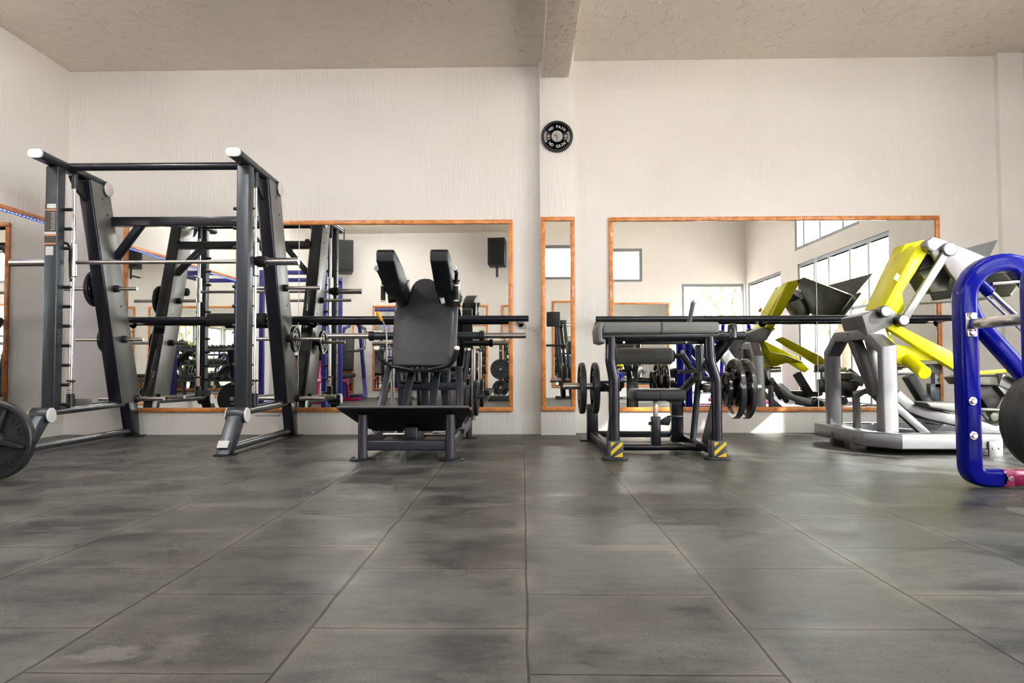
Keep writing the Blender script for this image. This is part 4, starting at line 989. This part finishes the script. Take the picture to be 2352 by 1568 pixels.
# ------------------------------------------------------------------ BLUE FRAMED MACHINE (right edge)
def blue():
    t = thing('blue_frame_machine', 'glossy blue curved tube machine with chrome crossbar and magenta base at the right edge', 'gym machine', (2.5, 3.4, 0))
    prof = rrect(.088, .096, .018, 4)     # a: across (y), b: in the plane
    for Y in (3.64, 3.14):
        path = fillet([(2.36, Y, .052), (2.212, Y, .052), (2.205, Y, 1.02)], .17, 8)
        path = path[:-1] + [Vector((2.205, Y, .93))] + [Vector((2.205 + .19 - .19 * math.cos(R(a)), Y, .93 + .185 * math.sin(R(a)))) for a in range(12, 118, 12)] + [Vector((2.72, Y, .82))]
        hf = MB().sweep(path, prof, up=(0, 1, 0)).build('hoop_frame', M['blue'], t)
        lp = [Vector((2.222, Y + .005, .97)), Vector((2.232, Y + .005, .91)), Vector((2.262, Y + .005, .85))]
        MB().sweep([(2.215, Y, .93), (2.245, Y, .84), (2.66, Y, .36)], rrect(.08, .075, .022, 4), up=(0, 1, 0)).build('diagonal_tube', M['blue'], t)
        MB().box(2.345, 2.40, Y - .048, Y + .048, .012, .095).build('base_collar', M['magenta'], t, bevel=.006)
        MB().beam((2.40, Y, .054), (2.95, Y - .02, .054), .085, .08).build('base_leg', M['magenta'], t, bevel=.008)
        for z in (.43, .262):
            MB().rod((2.205, Y - .05, z), (2.205, Y - .064, z), .0155, .004, 6).rod((2.205, Y - .044, z), (2.205, Y - .053, z), .021, .002, 18).build('bolt', M['chrome'], hf)
        MB().rod((2.372, Y - .045, .054), (2.372, Y - .06, .054), .013, .003, 8).build('bolt', M['chrome'], t)
        MB().rod((2.235, Y - .0, 1.065), (2.335, Y - .0, .965), .028, .003, 20).build('sleeve', M['blue'], t)
        MB().rod((2.315, Y - .012, .985), (2.62, Y - .012, .685), .014, .002, 16).rod((2.30, Y + .018, .975), (2.60, Y + .018, .675), .008, .002, 12).build('slide_rod', M['chrome'], t)
        cp = MB().box(2.178, 2.232, Y - .056, Y - .044, .745, .865).build('clamp_plate', M['chrome'], t, bevel=.006)
        for z in (.845, .765): MB().rod((2.205, Y - .056, z), (2.205, Y - .068, z), .013, .003, 8).build('bolt', M['chrome'], cp)
    MB().box(2.182, 2.230, 3.18, 3.59, .782, .832).build('crossbar', M['chrome'], t, bevel=.006)
    MB().rod((2.33, 3.62, 1.01), (2.62, 3.62, 1.035), .010, .002, 14).build('thin_rod', M['chrome'], t)
    MB().rod((2.40, 3.4, .78), (2.50, 3.4, .78), .055, .02, 24).build('red_knob', M['magenta'], t)
    MB().rod((2.188, 3.10, .375), (2.188, 2.80, .375), .0245, .004, 20).build('weight_peg', M['steel'], t)
    MB().box(2.62, 2.75, 3.10, 3.68, .34, .40).build('rear_crossbar', M['blue'], t, bevel=.008)
    MB().box(2.90, 2.98, 3.05, 3.70, .02, .10).build('rear_foot', M['magenta'], t, bevel=.008)
    MB().box(2.50, 2.85, 3.25, 3.55, .40, .47).build('seat', M['vinyl_black'], t, bevel=.02, bseg=3)
    MB().beam((2.66, 3.4, .05), (2.66, 3.4, .36), .07, .07).build('seat_post', M['blue'], t, bevel=.006)
    return t
blue()
G = 'thick rubber plates on the blue machine at the right edge'
plate('thick black rubber plate at the right edge, nearest the blue post', (2.188, 3.035, .375), (0, 1, 0), .212, .050, M['rubber'], 'none', G)
plate('thick black rubber plate at the right edge, middle one of the three stacked', (2.188, 2.980, .375), (0, 1, 0), .212, .050, M['rubber'], 'none', G)
plate('thick black rubber plate at the right edge, outermost with worn rim', (2.188, 2.925, .375), (0, 1, 0), .212, .050, M['rubber'], 'none', G)

# ------------------------------------------------------------------ FLOOR BARBELL at the left edge
def barbell(label, x, y0, y1, z, grp):
    t = thing('barbell', label, 'barbell', (x, (y0 + y1) / 2, z - .025), grp)
    MB().rod((x, y0, z), (x, y1, z), .0145, .002, 16).build('bar', M['steel'], t)
    for a, b in ((y1 - .40, y1), (y0, y0 + .40)):
        MB().rod((x, a, z), (x, b, z), .0235, .003, 20).build('bar_sleeve', M['steel'], t)
    for a in (y1 - .42, y0 + .38): MB().rod((x, a, z), (x, a + .04, z), .036, .005, 20).build('bar_collar', M['steel'], t)
    return t
bx_, by_ = -2.878, 3.93
barbell('steel barbell lying along the floor at the left edge, mostly behind its big plate', bx_, 1.95, 4.02, .215, None)
def big_plate(label, x, y, r, grp):
    c = (x, y, r); t = thing('weight_plate', label, 'weight plate', (x, y, 0), grp)
    h = .024
    MB().lathe(c, (0, -1, 0), [(-h, .026), (-h, r * .86), (-h * 1.1, r * .97), (-h * .8, r), (h * .6, r), (h, r * .975), (h, r * .89), (h * .75, r * .865), (h * .05, r * .84), (h * .05, r * .24), (h * .8, r * .21), (h * .8, .026), (-h, .026)], 64).build('disc', M['iron'], t, angle=28)
    MB().lathe(c, (0, -1, 0), [(h * .9, .027), (h * .9, .045), (h * 1.05, .043), (h * 1.05, .027), (h * .9, .027)], 32).build('hub', M['gloss_iron'], t)
    sp_ = MB()
    for ang in (68, -14, 160, 245, ):
        d = Vector((math.cos(R(ang)), 0, math.sin(R(ang))))
        sp_.beam(Vector(c) + d * r * .15 + Vector((0, -h * .6, 0)), Vector(c) + d * r * .82 + Vector((0, -h * .35, 0)), .034, h * .9, (0, 1, 0), w1=.014)
    sp_.build('spokes', M['iron'], t, bevel=.005)
    L = []
    def ring_text(s, a0, step, rr, size, out):
        for i, ch in enumerate(s):
            if ch == ' ': continue
            a = a0 - i * step if out else a0 + i * step
            m = Matrix.Translation((x + rr * math.cos(R(a)), y - h * .05, r + rr * math.sin(R(a)))) @ Matrix.Rotation(R(90), 4, 'X') @ Matrix.Rotation(R(a - 90 if out else a + 90), 4, 'Z') @ Matrix.Translation((0, -size * .35, 0))
            L.append((ch, m))
    ring_text('LBS', 152, 11, r * .64, .030, True)
    ring_text('1500', 48, 12, r * .66, .030, True)
    ring_text('STANDARD', 232, 13, r * .68, .034, False)
    text_mesh(L, .034, .0045).build('raised_lettering', M['iron'], t, smooth=False)
    return t
G2 = 'big spoked iron plates standing on the floor at the left'
big_plate('big spoked black iron plate standing on the floor, cut by the left edge', bx_, by_, .213, G2)

#=====REAR AREA (seen in the mirrors)=====
barbell('steel barbell lying on the floor near the left side wall, seen in the mirror', -3.66, 1.95, 4.02, .215, None)
big_plate('big spoked black plate on the barbell nearest the left wall, seen in the mirror', -3.66, 3.93, .213, G2)

def power_rack(label, x0, x1, y0, y1, h):
    t = thing('power_rack', label, 'power rack', ((x0 + x1) / 2, (y0 + y1) / 2, 0))
    for x in (x0, x1):
        for y in (y0, y1): MB().box(x - .035, x + .035, y - .035, y + .035, 0, h).build('post', M['rack_blue'], t, bevel=.005)
        MB().box(x - .03, x + .03, y0 + .035, y1 - .035, h - .07, h - .005).build('top_side_bar', M['rack_blue'], t, bevel=.005)
        MB().box(x - .03, x + .03, y0 + .035, y1 - .035, .02, .08).build('bottom_side_bar', M['rack_blue'], t, bevel=.005)
        MB().rod((x, y0, 1.35), (x, y0 - .12, 1.35), .014, .002).build('bar_hook', M['chrome'], t)
    for y in (y0, y1): MB().box(x0 + .035, x1 - .035, y - .03, y + .03, h - .07, h - .005).build('top_bar', M['rack_blue'], t, bevel=.005)
    MB().rod((x0 - .15, y1 + .05, 1.38), (x1 + .15, y1 + .05, 1.38), .014, .002).build('rack_bar', M['steel'], t)
    return t
power_rack('blue power rack beside the left wall, seen in the left mirror', -3.98, -3.02, 1.15, 2.10, 2.10)

def speaker(label, x, y, z, w, h, d, pole_up, ang):
    t = thing('loudspeaker', label, 'speaker', (x, y, z))
    rot = Matrix.Rotation(R(ang), 4, 'Z')
    def rb(mb): mb.b.transform(Matrix.Translation((x, y, 0)) @ rot @ Matrix.Translation((-x, -y, 0))); return mb
    rb(MB().prism([(x - w / 2, y - d / 2, z), (x + w / 2, y - d / 2, z), (x + w / 2, y + d / 2, z + .03), (x - w / 2, y + d / 2, z + .03)], (0, 0, h))).build('cabinet', M['vinyl_black'], t, bevel=.01)
    rb(MB().box(x - w / 2 + .02, x + w / 2 - .02, y + d / 2, y + d / 2 + .012, z + .06, z + h - .01)).build('grille', M['foam'], t, bevel=.004)
    if pole_up: MB().rod((x, y, z + h - .02), (x, y, 3.36), .012, .002).build('ceiling_bracket', M['black'], t)
    else: MB().rod((x, y, z + .02), (x, y, z - .20), .025, .003).tube([(x, y, z - .14), (x, YB, z - .14)], .018, 10).build('wall_bracket', M['black'], t)
    return t
speaker('black loudspeaker hung from the ceiling near the rear left corner, seen in the left mirror', -3.52, -1.1, 2.46, .34, .62, .32, True, -18)
speaker('dark loudspeaker on a bracket in the upper right part of the left mirror', -.50, -1.25, 2.60, .34, .54, .25, False, 8)

def weight_tree(label, x, y):
    t = thing('plate_tree', label, 'plate stand', (x, y, 0))
    MB().box(x - .03, x + .03, y - .03, y + .03, .03, 1.05).build('post', M['graphite'], t, bevel=.004)
    MB().box(x - .28, x + .28, y - .03, y + .03, 0, .05).build('foot', M['graphite'], t, bevel=.004)
    MB().box(x - .03, x + .03, y - .28, y + .28, 0, .05).build('foot', M['graphite'], t, bevel=.004)
    for z in (.57, .22, .92): MB().rod((x, y + .02, z), (x, y + .26, z), .022, .003).build('plate_peg', M['steel'], t)
    return t
weight_tree('upright plate stand in the lower right of the left mirror', -.42, .1 - 1.0)
plate('black plate high on the stand in the lower right of the left mirror', (-.42, -.72, .57), (0, 1, 0), .195, .04, M['rubber'], 'spokes', 'plates on the stand in the mirror')
plate('black plate with red mark low on the stand in the left mirror', (-.42, -.72, .205), (0, 1, 0), .16, .04, M['rubber'], 'grips', 'plates on the stand in the mirror')

def dumbbell_rack(label, x0, x1, y):
    t = thing('dumbbell_rack', label, 'dumbbell rack', ((x0 + x1) / 2, y, 0))
    for x in (x0, x1):
        MB().beam((x, y - .25, 0), (x, y - .05, 1.05), .06, .06).build('upright', M['graphite'], t, bevel=.005)
        MB().box(x - .03, x + .03, y - .3, y + .25, 0, .05).build('foot', M['graphite'], t, bevel=.005)
    for k, z in enumerate((.40, .70, 1.0)):
        yy = y - .17 + .065 * k
        MB().prism([(x0, yy, z), (x0, yy + .22, z - .05), (x0, yy + .22, z - .035), (x0, yy, z + .015)], (x1 - x0, 0, 0)).build('shelf', M['graphite'], t)
    return t
dumbbell_rack('grey three shelf dumbbell rack near the rear wall, seen in the left mirror', -2.75, -1.30, -1.0)
def dumbbell(x, y, z, r, mat):
    o = thing('dumbbell', 'small hexagonal dumbbell on the shelves of the grey rack in the mirror', 'dumbbell', (x, y, z - r), 'dumbbells on the three shelf rack')
    for s in (-1, 1): MB().lathe((x, y + s * .055, z), (0, s, 0), [(0, r * .8), (.012, r), (.05, r), (.062, r * .8)], 6).build('head', mat, o)
    MB().rod((x, y - .06, z), (x, y + .06, z), .014, .002, 12).build('handle', M['steel'], o)
    return o
for k, (z, r) in enumerate(((.40, .055), (.70, .048), (1.0, .040))):
    n = 9
    first = dumbbell(-2.66, -1.17 + .065 * k + .11, z + r - .018, r, M['rubber'])
    for i in range(1, n):
        c = first.copy(); COL.objects.link(c); c.location.x += i * .158
        for ch in list(first.children): q = ch.copy(); COL.objects.link(q); q.parent = c

def bench(label, x, y, ang, frame, pad, name='weight_bench', z=.43):
    t = thing(name, label, 'bench', (x, y, 0))
    rot = Matrix.Translation((x, y, 0)) @ Matrix.Rotation(R(ang), 4, 'Z')
    def T(mb): mb.b.transform(rot); return mb
    T(MB().box(-.14, .14, -.55, .05, z, z + .07)).build('seat', pad, t, bevel=.02)
    T(MB().beam((0, .10, z + .04), (0, .62, z + .50), .28, .07)).build('backrest', pad, t, bevel=.02)
    T(MB().box(-.03, .03, -.55, .55, z - .08, z - .02)).build('spine', frame, t, bevel=.005)
    T(MB().box(-.25, .25, -.60, -.54, 0, .06)).build('foot', frame, t, bevel=.005)
    T(MB().box(-.30, .30, .50, .56, 0, .06)).build('foot', frame, t, bevel=.005)
    T(MB().beam((0, -.57, .03), (0, -.50, z - .03), .05, .05)).build('leg', frame, t, bevel=.005)
    T(MB().beam((0, .53, .03), (0, .42, z + .30), .05, .05)).build('leg', frame, t, bevel=.005)
    return t
bench('magenta framed bench with black pad, seen in the left mirror behind the rack', -3.35, .35, 15, M['magenta'], M['vinyl_black'])
bench('dark bench with magenta frame low in the right mirror', 3.75, .9, 160, M['magenta'], M['vinyl_grey'])
bench('black padded bench in the middle of the rear area, seen in the left mirror', -1.55, -.28, 90, M['graphite'], M['vinyl_black'])

def chest_press(label, x, y, ang, f1, f2):
    t = thing('chest_press_machine', label, 'gym machine', (x, y, 0))
    rot = Matrix.Translation((x, y, 0)) @ Matrix.Rotation(R(ang), 4, 'Z')
    def T(mb): mb.b.transform(rot); return mb
    for s in (-1, 1):
        T(MB().sweep(fillet([(s * .38, -.55, .05), (s * .38, .15, .05), (s * .30, .55, .35), (s * .24, .30, 1.42), (s * .20, .05, 1.50)], .12, 5), rrect(.07, .07, .02))).build('side_frame', f2, t)
        T(MB().sweep(fillet([(s * .24, .25, 1.45), (s * .40, -.15, 1.35), (s * .42, -.42, .95), (s * .26, -.45, .92)], .1, 4), rrect(.055, .055, .015))).build('press_arm', f1, t)
        T(MB().rod((s * .26, -.45, .92), (s * .10, -.45, .92), .018, .003)).build('handle', M['foam'], t)
        T(MB().rod((s * .42, -.15, 1.30), (s * .72, -.15, 1.30), .024, .003)).build('weight_peg', M['steel'], t)
    T(MB().box(-.20, .20, -.35, .05, .42, .50)).build('seat', M['vinyl_black'], t, bevel=.02)
    T(MB().beam((0, .06, .55), (0, .20, 1.20), .30, .08)).build('backrest', M['vinyl_black'], t, bevel=.02)
    T(MB().beam((0, -.1, .0), (0, -.1, .42), .08, .08)).build('seat_post', f2, t, bevel=.005)
    T(MB().box(-.38, .38, .10, .17, .02, .09)).build('base_crossbar', f1, t, bevel=.005)
    T(MB().box(-.05, .05, -.12, .52, .30, .37)).build('seat_beam', f1, t, bevel=.005)
    return t
chest_press('magenta and blue plate loaded press in the right mirror beside the rear window', 4.0, -.35, 200, M['magenta'], M['blue'])
chest_press('blue framed plate loaded press in the left mirror behind the squat machine', -3.45, -.95, 175, M['graphite'], M['rack_blue'])

# preacher style stand seen in the pillar mirror
t = thing('arm_curl_stand', 'grey stand with a square black pad and a bar, seen in the narrow pillar mirror', 'gym machine', (.62, -.95, 0))
MB().box(.46, .72, -.98, -.86, 1.38, 1.66).build('pad', M['vinyl_black'], t, bevel=.02)
MB().beam((.80, -.95, .0), (.66, -.95, 1.52), .06, .06, (0, 1, 0)).build('post', M['graphite'], t, bevel=.005)
MB().beam((.95, -.90, .0), (.80, -.90, 1.45), .06, .06, (0, 1, 0)).build('post', M['graphite'], t, bevel=.005)
MB().box(.62, 1.0, -1.02, -.83, 0, .06).build('foot', M['graphite'], t, bevel=.005)
MB().rod((.45, -.92, 1.02), (1.1, -.92, 1.02), .022, .003).build('crossbar', M['black'], t)
MB().box(.70, .84, -.94, -.88, 1.42, 1.50).build('pad_arm', M['graphite'], t, bevel=.005)

# cabinet with folded towels and step box low in the mirror
t = thing('low_cabinet', 'brown wooden low cabinet at the foot of the rear wall in the left mirror', 'cabinet', (-.95, -1.2, 0))
MB().box(-1.12, -.72, -1.42, -.95, 0, .46).build('body', M['cabinet_wood'], t, bevel=.006)
MB().box(-1.10, -.93, -.95, -.935, .03, .43).build('door', M['cabinet_wood'], t, bevel=.004)
MB().box(-.91, -.74, -.95, -.935, .03, .43).build('door', M['cabinet_wood'], t, bevel=.004)
t = thing('reception_counter', 'brown wooden counter near the left wall, seen low in the left mirror', 'counter', (-3.97, .55, 0))
MB().box(-4.15, -3.80, .2, .95, 0, .78).build('body', M['cabinet_wood'], t, bevel=.006)
MB().box(-4.17, -3.76, .16, .98, .78, .82).build('worktop', M['vinyl_black'], t, bevel=.006)
t = thing('aerobic_step', 'low black step with pale stripes on the floor in the left mirror', 'step', (-.3, .0, 0))
MB().box(-.62, .12, -.25, .15, .0, .10).build('deck', M['rubber'], t, bevel=.01)
o = MB()
for k in range(8): o.prism([(-0.58 + k * .085, -.22, .1005), (-0.56 + k * .085, -.22, .1005), (-0.52 + k * .085, -.04, .1005), (-0.54 + k * .085, -.04, .1005)], (0, 0, .002)); o.prism([(-0.54 + k * .085, -.04, .1005), (-0.52 + k * .085, -.04, .1005), (-0.56 + k * .085, .12, .1005), (-0.58 + k * .085, .12, .1005)], (0, 0, .002))
o.build('grip_stripes', M['label_white'], t, smooth=False)

# ------------------------------------------------------------------ rear ceiling lamp, plus unseen lamps added to brighten the room
def lamp(label, x, y, z, L=1.2, along='x', grp=None):
    t = thing('ceiling_light', label, 'ceiling light', (x, y, z))
    if grp: t['group'] = grp
    dx, dy = (L / 2, .06) if along == 'x' else (.06, L / 2)
    MB().box(x - dx, x + dx, y - dy, y + dy, z - .05, z).build('housing', M['white_cap'], t, bevel=.006)
    for q in (-.045, .045):
        a, b = ((x - dx + .02, y + q, z - .085), (x + dx - .02, y + q, z - .085)) if along == 'x' else ((x + q, y - dy + .02, z - .085), (x + q, y + dy - .02, z - .085))
        MB().cyl(a, b, .016, 12).build('lamp_tube', M['tube'], t)
    for e in (-1, 1):
        ex_, ey_ = (x + e * (dx - .012), y) if along == 'x' else (x, y + e * (dy - .012))
        MB().box(ex_ - (.01 if along == 'x' else .065), ex_ + (.01 if along == 'x' else .065), ey_ - (.065 if along == 'x' else .01), ey_ + (.065 if along == 'x' else .01), z - .105, z - .05).build('lamp_holder', M['white_cap'], t, bevel=.004)
GL = 'fluorescent ceiling lights over the room'
lamp('long white ceiling light in the left bay nearest the rear wall', -2.9, -.05, 3.33, grp=GL)
lamp('long unseen fill light added in the left bay, nearer the middle of the room', -2.2, 2.2, 3.33, grp=GL)  # this lamp and the following ones are added fill, out of view
lamp('long unseen fill light added in the left bay, near the left wall', -3.4, 3.9, 3.325, L=1.2, along='y', grp=GL)
lamp('long unseen fill light added in the right bay above the floor in front of the machines', 2.2, 2.6, 3.72, grp=GL)

# ------------------------------------------------------------------ outside
struct(MB().box(XR + .15, 40, -40, 40, -.25, -.12).box(-40, XR + .15, -40, YB - .15, -.25, -.12).build('trim_4', M['paving'], smooth=False))
tag(recentre(MB().box(10.5, 10.7, -9, 14, -.12, 1.15).box(-3, 10.7, -8.2, -8.0, -.12, 1.15).build('garden_wall', M['pinkwall'], smooth=False)), 'low pink garden wall outside the windows, seen in the right mirror', 'garden wall')
fb = thing('fence_bars', 'row of thin dark iron bars along the garden wall outside the windows', 'fence', (3.5, -8.1, 1.15))
for k in range(24): MB().box(1.2 + k * .28, 1.225 + k * .28, -8.11, -8.085, 1.15, 2.2 + .5 * random.random()).build('bar', M['graphite'], fb, smooth=False)
def tree(label, x, y, h, r, n=1400):
    t = thing('tree', label, 'tree', (x, y, -.12)); t['group'] = 'trees outside the windows'
    m = MB().tube([(x, y, -.12), (x + .1, y, h * .3), (x - .05, y + .1, h * .62)], .12, 10)
    for k in range(7):
        a = random.random() * 6.28; m.tube([(x, y, h * (.3 + .04 * k)), (x + math.cos(a) * r * .35, y + math.sin(a) * r * .35, h * (.5 + .04 * k)), (x + math.cos(a) * r * .7, y + math.sin(a) * r * .7, h * (.66 + .03 * k))], .035, 6)
    m.build('trunk', M['bark'], t)
    lf = MB()
    for k in range(n):
        while True:
            p = Vector((random.uniform(-1, 1), random.uniform(-1, 1), random.uniform(-1, 1)))
            if .35 < p.length < 1 and math.sin(p.x * 7 + k % 3) + math.cos(p.y * 8) + math.sin(p.z * 9) > -.6: break
        c = Vector((x + p.x * r, y + p.y * r, h * .68 + p.z * h * .34)); s = random.uniform(.05, .11)
        q = Euler((random.uniform(0, 3), random.uniform(0, 3), random.uniform(0, 6))).to_matrix()
        lf._add([c + q @ Vector(v) * s for v in ((-1, 0, 0), (0, -.5, .1), (1, 0, 0), (0, .5, .1))], [(0, 1, 2, 3)])
    lf.build('foliage', M['leaf'], t, smooth=False)
tree('loose leafed tree outside, behind the window nearest the mirror wall', 9.3, 4.6, 4.2, 1.5)
tree('tall pale tree outside, seen through the long side window in the right mirror', 11.6, -5.3, 4.8, 1.6, 2200)
tree('pale tree outside farther along the garden, seen through the side window', 7.3, -3.3, 3.6, 1.0, 1100)
tree('leafy tree outside the corner window at the rear', 8.5, -6.6, 3.6, 1.05)
tree('tree outside behind the rear window', 5.5, -5.9, 3.6, 1.0)
